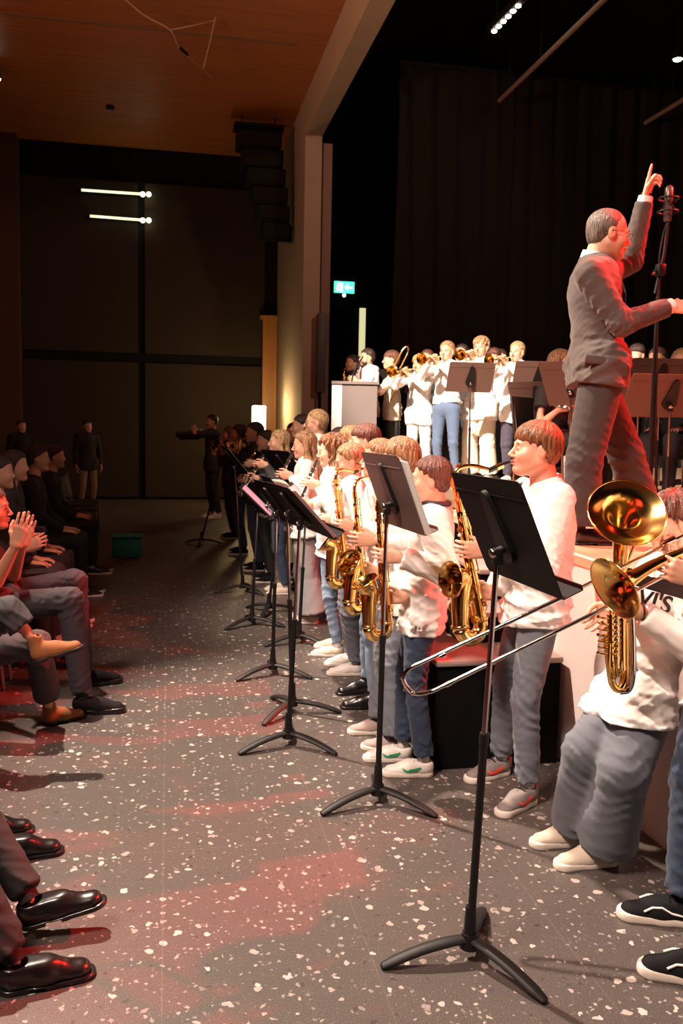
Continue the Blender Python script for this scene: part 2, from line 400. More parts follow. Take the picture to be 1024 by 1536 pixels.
def shoe_make(parent, heel, yaw, L, m, msole, kind, det, roll=0.0, pitch=0.0, ankle=None):
    x = np.array([cos(yaw)*cos(pitch), sin(yaw)*cos(pitch), -sin(pitch)]); y = np.array([-sin(yaw), cos(yaw), 0]); z = np.cross(x, y); A = np.array([x, y, z])
    s = L/0.27; h = (0.009, 0.0065, 0.004)[det]; heel = np.asarray(heel, float)
    sl = {'dress': 0.016, 'boot': 0.020}.get(kind, 0.026)
    def up(p):
        p = p/s
        d = seg_(p, (0.045, 0, 0.042), (0.125, 0, 0.036), 0.038, 0.041, (0, 0, 1), 0.9)
        d = smin(d, seg_(p, (0.125, 0, 0.034), (0.215, 0.004, 0.024), 0.041, 0.036, (0, 0, 1), 1.25 if kind != 'dress' else 1.5), 0.02)
        top = {'boot': 0.15, 'high': 0.12}.get(kind, 0.078)
        d = smin(d, seg_(p, (0.05, 0, 0.05), (0.045, 0, top-0.02), 0.036, 0.037), 0.03)
        d = smin(d, seg_(p, (0.10, 0, 0.06), (0.165, 0, 0.045), 0.022, 0.016), 0.03)
        d = smax(d, 0.014-p[:, 2], 0.004); d = smax(d, p[:, 2]-top+0.12*np.maximum(p[:, 0]-0.09, 0)*0, 0.01)
        d = smax(d, -seg_(p, (0.05, 0, top-0.012), (0.05, 0, 0.25), 0.030, 0.034), 0.006)
        return d*s
    def so(p):
        p = p/s
        d = seg_(p, (0.042, 0, 0.012), (0.12, 0, 0.012), 0.041, 0.039)
        d = smin(d, seg_(p, (0.12, 0, 0.012), (0.222, 0.004, 0.012), 0.041, 0.042), 0.02)
        zz = p[:, 2]; tz = sl+0.004*np.clip((p[:, 0]-0.18)/0.07, 0, 1) if kind not in ('dress', 'boot') else sl+0*zz
        d = smax(d, zz-tz, 0.004); d = smax(d, -zz, 0.003)
        if kind in ('dress', 'boot'): d = smax(d, -np.maximum(np.maximum(0.082-p[:, 0], p[:, 0]-0.13), zz-0.010), 0.003)
        return d*s
    lo = np.array([-0.01, -0.06, -0.005])*s; hi = np.array([0.275, 0.06, 0.17])*s
    V, Q = nets(up, lo, hi, h); o = MB().add(V@A+heel, Q).build('shoe', m, parent, 2)
    V, Q = nets(so, lo, (hi[0], hi[1], 0.045*s), min(h, 0.006)); MB().add(V@A+heel, Q).build('sole', msole, o, 2)
    if det > 0 and kind in ('sneaker', 'high'):
        b = MB()
        for i in range(5):
            xx = (0.105+0.018*i)*s; zz = (0.084-0.0075*i)*s
            b.tube([heel+np.array([xx, yy*s, zz-abs(yy)*0.30*s*1.0])@A for yy in np.linspace(-0.026, 0.026, 7)], 0.0032*s, 6)
        b.build('laces', WHITE if m not in (SHOED, SHOEG) else EBON, o)
    return o, A, s
def shoe_side(x, z):
    if x < 0.125: t = (x-0.045)/0.08; cz, r, kz = 0.042-0.006*t, 0.038+0.003*t, 0.9; ex = max(0.0, 0.045-x)
    else: t = (x-0.125)/0.09; cz, r, kz = 0.034-0.010*t, 0.041-0.005*t, 1.25; ex = 0.0
    return sqrt(max(r*r-((z-cz)*kz)**2-ex*ex, 1e-5))+0.0035
def swoosh(parent, heel, A, s, sides, m, name='side_mark'):
    up = np.array([(0.156, 0.060), (0.146, 0.052), (0.134, 0.047), (0.112, 0.048), (0.08, 0.055), (0.045, 0.066), (0.022, 0.073)])
    lo = np.array([(0.166, 0.054), (0.158, 0.040), (0.142, 0.031), (0.118, 0.030), (0.085, 0.040), (0.045, 0.058), (0.020, 0.071)])
    U = crom(up, 4); L = crom(lo, 4)
    for sd in sides:
        b = MB(); V = []
        for off in (0.0, 0.002):
            for u_, l_ in zip(U, L):
                for t in (0, 0.5, 1): x, z = u_*(1-t)+l_*t; V.append(heel+np.array([x*s, sd*(shoe_side(x, z)+off)*s, z*s])@A)
        n = len(U); F = []
        for i in range(n-1):
            for j in range(2):
                q = (i*3+j, i*3+j+1, i*3+4+j, i*3+3+j); F += [q, tuple(v+3*n for v in q[::-1])]
            F += [(i*3, i*3+3, 3*n+i*3+3, 3*n+i*3), (i*3+2, 3*n+i*3+2, 3*n+i*3+5, i*3+5)]
        b.add(V, F); b.build(name, m, parent, False)
def person(label, B, h, yaw, top, pants, hair, det=1, group=None, **o):
    yaw = radians(yaw); f = np.array([cos(yaw), sin(yaw), 0]); l = np.array([-sin(yaw), cos(yaw), 0]); B = np.asarray(B, float)
    B = np.array([B[0], B[1], B[2] if len(B) > 2 else 0.0])
    g = o.get
    R = root('person', B, label, 'person', group); fat = g('fat', 0.0); sw = g('sw', 1.0)
    lean = np.asarray(g('lean', (0, 0, 0)), float); k = h/1.7
    J = dict(P=B+Z*0.535*h+lean*0.35)
    J.update(g('J', {}))
    if 'H' in J and 'N' not in J:
        h = float(J['H'][2]-B[2]+0.125*g('hs', (0.1*h+0.062)/0.235)); k = h/1.7
        if 'P' not in g('J', {}): J['P'] = B+Z*0.535*h+lean*0.35
        J['N'] = np.array([J['H'][0], J['H'][1], J['P'][2]+0.30*h])-np.array([cos(yaw), sin(yaw), 0])*0.02
    P = np.asarray(J['P'], float)
    N = np.asarray(J.get('N', P+Z*(0.30*h)+lean*0.65), float)
    ty = radians(g('twist', 0)) + yaw; tl = np.array([-sin(ty), cos(ty), 0]); tf = np.array([cos(ty), sin(ty), 0])
    S = {'L': N-Z*0.018*h+tl*0.105*h*sw, 'R': N-Z*0.018*h-tl*0.105*h*sw}
    for q in 'LR':
        if 'S'+q in J: S[q] = np.asarray(J['S'+q], float)
    hs = g('hs', (0.1*h+0.062)/0.235)
    hy = yaw+radians(g('hyaw', 0)); HA = head_frame(hy, radians(g('hpitch', 0)), radians(g('hroll', 0)))
    Hc = np.asarray(J.get('H', N+Z*(0.165*h-0.125*hs)+f*0.02), float)
    hipw = 0.052*h
    HIP = {'L': P+l*hipw-Z*0.02*h, 'R': P-l*hipw-Z*0.02*h}
    fL = g('foot', 0.155*h); feet = g('feet', None)
    if feet is None: feet = {'L': (B+l*0.07*h-f*0.07*h, g('ftL', 0)), 'R': (B-l*0.07*h-f*0.07*h, g('ftR', 0))}
    ANK, KN = {}, {}
    for q in 'LR':
        hp, fy = feet[q][0], feet[q][1]; fy = yaw+radians(fy); fp = feet[q][2] if len(feet[q]) > 2 else 0.0
        x = np.array([cos(fy)*cos(fp), sin(fy)*cos(fp), -sin(fp)]); zz = np.cross(x, np.array([-sin(fy), cos(fy), 0]))
        ANK[q] = np.asarray(hp, float)+x*0.05*fL/0.27+zz*0.085*fL/0.27
        ll = min(0.245*h, 0.506*np.linalg.norm(HIP[q]-ANK[q])); KN[q] = np.asarray(J['K'+q], float) if 'K'+q in J else ik(HIP[q], ANK[q], ll, ll*0.98, f+0.15*(l if q == 'L' else -l))
    EL, WR, HD = {}, {}, {}
    for q in 'LR':
        side = tl if q == 'L' else -tl
        hd = g('h'+q, None)
        if hd is None: hd = (S[q]-Z*0.31*h+side*0.04*h+tf*0.03*h, -Z+tf*0.2, -side, 0.45)
        hd = list(hd)+[0.5]*(5-len(hd))
        WR[q] = np.asarray(hd[0], float); HD[q] = hd
        EL[q] = np.asarray(J['E'+q], float) if 'E'+q in J else ik(S[q], WR[q], 0.168*h, 0.148*h, g('eh'+q, -Z-0.25*tf+0.45*side))
    hc = (0.020, 0.012, 0.0075)[det]; hh = (0.011, 0.0065, 0.0042)[det]; hn = (0.0085, 0.0050, 0.0033)[det]
    skin = g('skin', SKIN)
    # body: one mesh (head, neck, core, arms, hands, legs)
    body = MB()
    nb = (N+Z*0.0-Hc)@HA.T/hs
    nr = g('neck', 0.050)
    def hfn(p):
        d = head_sdf(p, det, 0.4*fat, g('mouth', 0.0))
        return smin(d, seg_(p, (-0.025, 0, -0.035), nb-np.array([0, 0, 0.03]), nr, nr+0.008), 0.02)
    lo = np.minimum([-0.12, -0.09, -0.13], nb-0.07); hi = np.maximum([0.125, 0.09, 0.125], nb+0.07)
    V, Q = nets(hfn, lo, hi, hh/hs); body.add(V*hs@HA+Hc, Q)
    slv = g('sleeve', 'long')
    for q in 'LR':
        hd = HD[q]
        bare = slv != 'long'
        if bare: fe = EL[q]
        V, Q = hand_mesh(WR[q], hd[1], hd[2], q, 0.105*h, hd[3], hn, thumb=hd[4], fore=(EL[q] if bare else None), back=EL[q]); body.add(V, Q)
    bw = g('bw', 1.0)
    def core(p):
        d = seg_(p, N-Z*0.04*h, P, 0.055*k, 0.06*k)
        for q in 'LR':
            d = smin(d, seg_(p, N-Z*0.05*h, S[q], 0.03*k, 0.03*k), 0.02); d = smin(d, seg_(p, S[q], EL[q], 0.030*k, 0.028*k), 0.02); d = smin(d, seg_(p, EL[q], WR[q], 0.026*k, 0.018*k), 0.02)
            d = smin(d, seg_(p, P, HIP[q], 0.05*k, 0.05*k), 0.02); d = smin(d, seg_(p, HIP[q], KN[q], 0.05*k, 0.035*k), 0.02); d = smin(d, seg_(p, KN[q], ANK[q], 0.033*k, 0.025*k), 0.02)
        return d
    allp = np.array([N, P]+[D[q] for D in (S, EL, WR, HIP, KN, ANK) for q in 'LR'])
    V, Q = nets(core, allp.min(0)-0.08, allp.max(0)+0.08, 0.024); body.add(V, Q)
    bo = body.build('body', skin, R, 2)
    # hair
    st, hm = hair
    if st:
        def rf(p): return hair_sdf(p, st, det, g('seed', 1))
        V, Q = nets(rf, (-0.22, -0.16, -0.32 if st in ('long', 'tied', 'frizzy') else -0.11), (0.12, 0.16, 0.165), ((0.011, 0.0065, 0.0040)[det])/hs)
        MB().add(V*hs@HA+Hc, Q).build('hair', hm, R, 2)
    def hl(v): return np.asarray(v, float)*hs@HA+Hc
    if det > 0:
        for s in (-1, 1):
            MB().tube([hl((0.0875-0.2*abs(y-0.030)**1.0*0.35, s*y, 0.021+0.003*sin((y-0.012)/0.036*pi))) for y in np.linspace(0.012, 0.048, 8)], np.array([0.5, 1, 1.2, 1.2, 1.1, 1, .8, .4])*0.0026*hs, 6).build('eyebrow', hm if st and hm is not H_BLOND else H_FAIR, R)
            ez = -0.004 if g('closed', False) else 0.001
            b = MB(); b.tube([hl((0.0868-1.6*(y-0.030)**2*6*0.5, s*y, ez-0.002*sin((y-0.016)/0.030*pi))) for y in np.linspace(0.017, 0.045, 8)], 0.0016*hs, 6)
            if not g('closed', False): b.ball(hl((0.0815, s*0.031, 0.0)), 0.0062*hs, 8)
            b.build('eye', EBON, R)
        b = MB(); b.tube([hl((0.0965-9*y*y, y, -0.0585+0.003*abs(y)/0.02)) for y in np.linspace(-0.019, 0.019, 9)], np.array([.4, .8, 1, 1.1, 1, 1.1, 1, .8, .4])*0.0038*hs, 6)
        b.tube([hl((0.0935-9*y*y, y, -0.0685)) for y in np.linspace(-0.016, 0.016, 9)], np.array([.4, .8, 1, 1.1, 1.2, 1.1, 1, .8, .4])*0.0043*hs, 6); b.build('lips', LIP, R)
    # top
    sm, kind = top; hem = g('hem', B[2]+0.455*h); sd = g('seed', 1)
    ch = N*0.72+P*0.28; wa = N*0.25+P*0.75
    ax = tf
    rw = (0.098+fat*0.9)*h*sw*bw; rb_ = (0.088+fat*1.3)*h*bw; kf = 1.45-fat*5
    slr = g('slr', 1.0); loose = g('loose', 1.0)
    up = unit(N-P)
    def torso(p):
        d = seg_(p, ch-up*0.02, wa, rw, rb_, ax, kf)
        d = smin(d, seg_(p, S['L']*0.86+S['R']*0.14-up*0.01, S['R']*0.86+S['L']*0.14-up*0.01, 0.048*h, 0.048*h, ax, 1.15), 0.06)
        d = smin(d, seg_(p, N+up*0.012, N-up*0.03*h, 0.036*h, 0.055*h), 0.06)
        d = smin(d, seg_(p, wa, P+Z*min(-0.10*h, hem-0.03-P[2]), rb_*0.98, rb_*(1.0+0.06*loose)*(1.13 if kind == 'suit' else 1), f, kf-0.12), 0.04)
        if hem > P[2]-0.3*h:
            for q in 'LR': d = smin(d, seg_(p, HIP[q]+Z*0.02*h, HIP[q]+(KN[q]-HIP[q])*0.45, 0.056*h*(0.6+0.4*min(g('pw', 1.0), 1.3))+0.024, (0.047*h*g('pw', 1.0))+0.020), 0.05)
        return d
    def sleeves(p, d):
        for q in 'LR':
            e, w = EL[q], WR[q]
            if slv == 'long':
                s1 = seg_(p, S[q], e, 0.038*h*slr, 0.030*h*slr); s2 = seg_(p, e, w, 0.030*h*slr, 0.0235*h*slr)
                wd = unit(w-e); s2 = smax(s2, (p-(w-wd*0.012))@wd.astype(np.float32), 0.006)
                s1 = smin(s1, s2, 0.02)
                if det: 
                    de = np.sqrt(((p-e.astype(np.float32))**2).sum(1)); s1 = s1-folds(p, 62/k, sd+7, unit(w-S[q]))*0.0065*(0.45+np.exp(-(de/0.11)**2))
                d = smin(d, s1, 0.022)
            else:
                m_ = S[q]*(1-slv)+e*slv; wd = unit(m_-S[q])
                s1 = smax(seg_(p, S[q], m_, 0.042*h, 0.036*h), (p-m_)@wd.astype(np.float32), 0.006); d = smin(d, s1, 0.03)
        return d
    pts = np.array([N, P, S['L'], S['R']]+([EL['L'], EL['R'], WR['L'], WR['R']] if slv == 'long' else [S['L']+(EL['L']-S['L'])*slv, S['R']+(EL['R']-S['R'])*slv]))
    lo = pts.min(0)-0.10*h; hi = pts.max(0)+0.07*h; lo[2] = max(lo[2], min(hem, pts[:, 2].min()-0.05*h)-0.02)
    cp = {}
    def shirt(p):
        d = torso(p)
        if det:
            zf = np.clip((hem+0.30*h-p[:, 2])/(0.3*h), 0, 1)
            d = d-folds(p, 26/k, sd, (0.3, 0.3, 1))*0.0145*(0.20+zf*0.9)*loose-folds(p, 50/k, sd+3, (0.5, 0.5, 0.8))*0.0055*(0.35+0.8*zf)
        hz = hem+0.012*np.sin(np.arctan2(p[:, 1]-P[1], p[:, 0]-P[0])*2+sd)
        d = smax(d, (hz-p[:, 2]), 0.006)
        return sleeves(p, d)
    V, Q = nets(shirt, lo, hi, hc)
    so = MB().add(V, Q).build({'shirt': 'shirt', 'tee': 't_shirt', 'suit': 'suit_jacket', 'sweater': 'sweater'}[kind], sm, R, 2)
    # collar
    if kind in ('shirt', 'suit') and g('collar', True):
        cm = sm if kind == 'shirt' else WHITE
        b = MB(); n = 22; r0 = (nr+0.009)*hs
        up2 = unit(Hc-HA[0]*0.03*hs-N); fx = unit(tf-up2*(tf@up2)); lx = np.cross(up2, fx)
        Vv = []; 
        for i in range(n):
            a = 0.30+(2*pi-0.60)*i/(n-1)
            rad = fx*cos(a)+lx*sin(a)
            for rr, zz in ((r0, -0.012), (r0-0.001, 0.030), (r0+0.004, 0.034), (r0+0.014+0.006*cos(a), 0.004-0.012*max(0, cos(a)))):
                Vv.append(N+rad*rr+up2*(zz*k*1.2+0.012))
        b.add(Vv, [(i*4+j, i*4+j+1, i*4+5+j, i*4+4+j) for i in range(n-1) for j in range(3)])
        b.build('collar', cm, R, 2)
    # trousers
    pw = g('pw', 1.0); cuff = g('cuff', 0.035)
    if pants is not None:
        def trs(p):
            d = seg_(p, HIP['L']*0.8+HIP['R']*0.2+Z*0.02, HIP['R']*0.8+HIP['L']*0.2+Z*0.02, 0.062*h+fat*0.04, 0.062*h+fat*0.04, f, 1.0)
            d = smin(d, seg_(p, P, P+Z*0.05*h, 0.078*h*bw, 0.075*h*bw, f, 1.25), 0.04)
            dl = []
            for q in 'LR':
                a_ = ANK[q]; u_ = unit(a_-KN[q])
                e = seg_(p, HIP[q], KN[q], 0.055*h*(0.6+0.4*pw), 0.038*h*pw)
                e = smin(e, seg_(p, KN[q], a_-u_*0.01, 0.037*h*pw, g('ankw', 0.029)*h*pw), 0.02)
                e = smax(e, (p-(a_-u_*cuff*0.5-Z*0.0))@u_.astype(np.float32), 0.006)
                if det:
                    dk = np.sqrt(((p-KN[q].astype(np.float32))**2).sum(1)); da = np.sqrt(((p-a_.astype(np.float32))**2).sum(1))
                    e = e-folds(p, 50/k, sd+11, (0.2, 0.2, 1))*0.0085*(0.22+np.exp(-(dk/0.12)**2)+np.exp(-(da/0.11)**2))*g('wr', 1.0)
                dl.append(e)
            d = smin(d, dl[0], 0.03); d2 = smin(d, dl[1], 0.03)
            return d2
        pts = np.array([P, HIP['L'], HIP['R'], KN['L'], KN['R'], ANK['L'], ANK['R']])
        lo = pts.min(0)-0.085*h*max(1, pw*0.8); hi = pts.max(0)+0.085*h*max(1, pw*0.8); lo[2] = max(lo[2], B[2]+0.012)
        V, Q = nets(trs, lo, hi, hc); MB().add(V, Q).build('trousers', pants, R, 2)
    sh = g('shoes', (SHOEW, RUBW, 'sneaker'))
    so_ = []
    sk = g('sock', SOCKW if sh and sh[2] == 'sneaker' and sh[0] is not SHOED else BLACKC if sh and sh[2] != 'boot' else None)
    if sk is not None:
        for q in 'LR':
            uu = unit(KN[q]-ANK[q]); MB().tube([ANK[q]-Z*0.01, ANK[q]+uu*0.05, ANK[q]+uu*0.13], [0.030*k, 0.031*k, 0.033*k], 14).build('sock', sk, R)
    if sh:
        for q in 'LR':
            fp = feet[q][2] if len(feet[q]) > 2 else 0.0
            so_.append((q,)+shoe_make(R, feet[q][0], yaw+radians(feet[q][1]), fL, sh[0], sh[1], sh[2], det, pitch=fp)+(np.asarray(feet[q][0], float),))
    return dict(R=R, HA=HA, Hc=Hc, hs=hs, N=N, P=P, S=S, EL=EL, WR=WR, f=f, l=l, tf=tf, tl=tl, hl=hl, shoes=so_, h=h, mouth=hl((0.098, 0, -0.064)), KN=KN, ANK=ANK, HIP=HIP)
def neck_strap(pr, m, c=None, w=0.012):
    N, f, l = pr['N'], pr['tf'], pr['tl']; k = pr['h']/1.7
    pts = [N+l*0.075*k+f*0.105*k-Z*0.12*k, N+l*0.062*k+f*0.055*k-Z*0.005*k, N+l*0.05*k-f*0.02*k+Z*0.03*k, N-f*0.062*k+Z*0.035*k, N-l*0.05*k-f*0.02*k+Z*0.03*k, N-l*0.062*k+f*0.055*k-Z*0.005*k, N-l*0.075*k+f*0.105*k-Z*0.12*k]
    b = MB(); b.tube(crom(pts, 5), w*0.5, 8); return b.build('neck_strap', m, pr['R'])
# ------------------------------------------------------------------ instruments and stands
def disc(b, c, n, r, t, seg=12): b.cyl(np.asarray(c)-unit(n)*t/2, np.asarray(c)+unit(n)*t/2, r, seg)
def horn(b, path, rad, seg=24, inner=0.0025, n_in=None):
    b.tube(path, rad, seg, caps=False)
    P = np.asarray(path); r = np.asarray(rad)
    k = n_in or len(P)//2
    b.tube(P[-k:][::-1], np.maximum(r[-k:][::-1]-inner, 0.002), seg, caps=False)
    T = unit(P[-1]-P[-2]); a = unit(np.cross(T, Z if abs(T[2]) < 0.9 else np.array([1., 0, 0]))); c = np.cross(T, a)
    b.tube([P[-1]+r[-1]*(a*cos(t)+c*sin(t)) for t in np.linspace(0, 2*pi, 33)], max(inner, 0.0025), 8, caps=False)
def sax(label, M, A, Bt, Bc, bdir, sc=1.0, m=BRASS, lean=None, group=None, keys=1.0, label_loc=None):
    M, A, Bt, Bc = [np.asarray(v, float) for v in (M, A, Bt, Bc)]
    R = root('saxophone', Bt-Z*0.0, label, 'saxophone', group)
    D = unit(Bt-A); E = Bc-Bt; E = unit(E-D*(E@D)); rb = 0.046*sc; Q = Bt-D*rb
    b = MB(); n = 20; path = [A+(Q-A)*t for t in np.linspace(0, 1, n)]
    b.tube(path, np.linspace(0.0115, 0.027, n)*sc, 18); b.build('body_tube', m, R, 2)
    b = MB(); bow = [Q+E*rb-E*rb*cos(t)+D*rb*sin(t) for t in np.linspace(0, pi, 14)]
    b.tube([Q-D*0.012]+bow, np.linspace(0.027, 0.032, 15)*sc, 18)
    b.tube([Q-D*0.02*sc, Q-D*0.008*sc], 0.031*sc, 18); b.tube([bow[-1]-D*0.004, bow[-1]-D*0.018*sc], 0.0355*sc, 18); b.build('bow', m, R, 2)
    s0 = bow[-1]; H_ = (Bc-s0); hh = -(H_@D)
    bd = unit(bdir); X_ = Bc-bd*0.055*sc; ctl = [s0, s0+(X_-s0)*0.33-D*0.012*sc, s0+(X_-s0)*0.68-D*0.010*sc, X_, Bc]
    pth = crom(ctl, 8); t = np.linspace(0, 1, len(pth)); rad = (0.0310+0.013*t+0.024*np.clip((t-0.76)/0.24, 0, 1)**1.8)*sc
    b = MB(); horn(b, pth, rad, 28, 0.002*sc, len(pth)-4); bell = b.build('bell', m, R, 2)
    # neck
    b = MB(); up = unit(A-Bt); mid = A+up*0.055*sc; w = M-mid
    mp = unit(M-(A+up*0.05*sc)-up*0.02)
    cp = crom([A-up*0.02, A+up*0.02*sc, A+up*0.058*sc+mp*0.022*sc, A+up*0.066*sc+(M-A-up*0.066*sc)*0.35, M-unit(M-A)*0.075*sc], 6)
    b.tube(cp, np.linspace(0.0115, 0.0065, len(cp))*sc, 14); b.tube([A-up*0.012, A+up*0.012*sc], 0.0155*sc, 14)
    disc(b, cp[12]+up*0.014*sc, up, 0.010*sc, 0.005); b.tube(crom([cp[10]+up*0.012*sc, cp[14]+up*0.018*sc, cp[6]+up*0.024*sc, A+up*0.02+mp*(-0.014)*sc], 5), 0.002*sc, 6)
    b.build('neck', m, R)
    md = unit(M-cp[-1]); b = MB(); b.tube([cp[-1]-md*0.01, cp[-1]+md*0.03*sc, M+md*0.004], [0.0105*sc, 0.0115*sc, 0.006*sc], 12); mo = b.build('mouthpiece', EBON, R)
    b = MB(); b.tube([M-md*0.052*sc, M-md*0.026*sc], 0.0132*sc, 12); b.build('ligature', m, mo)
    # key work
    side = np.cross(D, E); vis = unit(CAM-A); side = side if side@vis > 0 else -side
    L = np.linalg.norm(Q-A); rb0 = lambda t: (0.0115+0.0155*t)*sc
    rs = random.Random(int(abs(A[0]*1000))); b = MB()
    N_ = int(9*keys); 
    for i in range(N_):
        t = 0.10+0.86*i/(N_-1); ang = (0.5+0.25*sin(i*2.1)); nrm = unit(E*cos(ang*1.2)*(-1 if i % 4 == 3 else 1)+side*sin(ang*1.6))
        c = A+(Q-A)*t; r = (0.009+0.009*t)*sc; p = c+nrm*(rb0(t)+0.007*sc)
        disc(b, p, nrm, r, 0.005*sc, 14); disc(b, p+nrm*0.003*sc, nrm, r*0.45, 0.003*sc, 10)
        b.tube([p+nrm*0.004*sc, p+nrm*0.006*sc+D*0.02*sc, p+D*0.034*sc-nrm*0.002], 0.0022*sc, 6)
    for off, a0, a1, nn in ((0.35, 0.06, 0.97, unit(side+0.2*E)), (0.0, 0.10, 0.62, unit(side-0.6*E)), (0.0, 0.35, 0.95, unit(side*0.5+E)), (0, 0.05, 0.5, unit(side*0.6-E))):
        p0 = A+(Q-A)*a0+nn*(rb0(a0)+0.010*sc); p1 = A+(Q-A)*a1+nn*(rb0(a1)+0.010*sc); b.cyl(p0, p1, 0.0026*sc, 8)
        for j in range(6):
            t = a0+(a1-a0)*j/5; q = A+(Q-A)*t; b.cyl(q+nn*rb0(t)*0.9, q+nn*(rb0(t)+0.013*sc), 0.0022*sc, 6); b.ball(q+nn*(rb0(t)+0.0105*sc), 0.0043*sc, 8)
    b.build('key_work', m, R)
    b = MB()
    for i in range(6):
        t = 0.25+0.1*i+(0.08 if i > 2 else 0); nn = unit(E+0.4*side); disc(b, A+(Q-A)*t+nn*(rb0(t)+0.015*sc), nn, 0.0062*sc, 0.004*sc, 10)
    b.build('finger_pearl', PEARL, R)
    # big low cups on the bell side and guard
    b = MB(); ps = [pth[7], pth[14]]
    for q, r in ((pth[9], 0.024),):
        nn = -side; disc(b, q+nn*(0.043*sc), nn, r*sc, 0.006*sc, 18); disc(b, q+nn*(0.048*sc), nn, r*0.55*sc, 0.004*sc, 12)
    b.build('low_key_cup', m, R)
    b = MB(); b.tube([A+(Q-A)*0.62+E*0.02*sc, pth[10]-E*0.03*sc], 0.004*sc, 8); b.tube([A+(Q-A)*0.66+E*0.02*sc, pth[8]-E*0.03*sc], 0.003*sc, 8); b.build('bell_brace', m, R)
    return R
def clarinet(label, M, E_, group=None, m=EBON):
    M = np.asarray(M, float); E_ = np.asarray(E_, float); R = root('clarinet', E_, label, 'clarinet', group); D = unit(E_-M); L = np.linalg.norm(E_-M)
    pos = [0, 0.03, 0.13, 0.135, 0.86, 0.9, 0.96, 1.0]; rad = [0.005, 0.011, 0.013, 0.0145, 0.0145, 0.017, 0.024, 0.032]
    b = MB(); b.tube([M+D*L*p for p in pos], rad, 14); b.build('body_tube', m, R)
    side = unit(np.cross(D, Z)); vis = unit(CAM-M); side = side if side@vis > 0 else -side; nn0 = unit(np.cross(side, D)); nn0 = nn0 if nn0[2] > 0 else -nn0
    b = MB()
    for t in (0.14, 0.22, 0.52, 0.86, 0.995): b.tube([M+D*L*(t-0.006), M+D*L*(t+0.006)], 0.0175 if t < 0.9 else 0.0335, 14)
    for i in range(9):
        t = 0.24+0.07*i; nn = unit(nn0*(1 if i % 2 else 0.4)+side*(0.4 if i % 2 else 1)); disc(b, M+D*L*t+nn*0.018, nn, 0.0085, 0.004); 
    b.cyl(M+D*L*0.22+side*0.02, M+D*L*0.85+side*0.02, 0.003, 6); b.cyl(M+D*L*0.3+nn0*0.021, M+D*L*0.8+nn0*0.021, 0.003, 6)
    b.build('key_work', SILVER, R); return R
def trumpet(label, M, D, group=None, m=BRASS, L=0.46):
    M = np.asarray(M, float); D = unit(D); R = root('trumpet', M+D*L, label, 'trumpet', group); side = unit(np.cross(D, Z)); up = np.cross(side, D)
    b = MB(); b.tube([M, M+D*0.02, M+D*0.08], [0.013, 0.006, 0.005], 12); b.build('mouthpiece', SILVER, R)
    b = MB(); b.tube([M+D*0.07, M+D*0.30], 0.006, 10); b.tube(crom([M+D*0.30, M+D*0.345-up*0.02, M+D*0.345-up*0.055, M+D*0.30-up*0.075, M+D*0.12-up*0.075], 6), 0.006, 10)
    b.tube(crom([M+D*0.2-up*0.06+side*0.012, M+D*0.10-up*0.07+side*0.012, M+D*0.07-up*0.04+side*0.012, M+D*0.10-up*0.01+side*0.012, M+D*0.2-up*0.01+side*0.012], 6), 0.0065, 10); b.build('tubing', m, R)
    b = MB(); n = 14; t = np.linspace(0, 1, n); pts = [M+D*(0.2+(L-0.2)*x)-up*0.01+side*0.012 for x in t]; horn(b, pts, 0.007+0.012*t**2+0.043*t**7, 18, 0.0015, 10); b.build('bell', m, R, 2)
    for i in range(3):
        c = M+D*(0.165+0.024*i)-up*0.035; b = MB(); b.cyl(c-up*0.055, c+up*0.045, 0.0095, 12); b.cyl(c+up*0.045, c+up*0.065, 0.003, 8); disc(b, c+up*0.067, up, 0.008, 0.004); b.build('valve', m, R)
    return R
def teardrop(b, c, w, u, n, r0, r1, L, t):
    pts = [c+w*r0*cos(a)+u*r0*sin(a) for a in np.linspace(pi, 2*pi, 10)]+[c+u*L+w*r1*cos(a)+u*r1*sin(a) for a in np.linspace(0, pi, 8)]
    b.prism(pts, n, t)
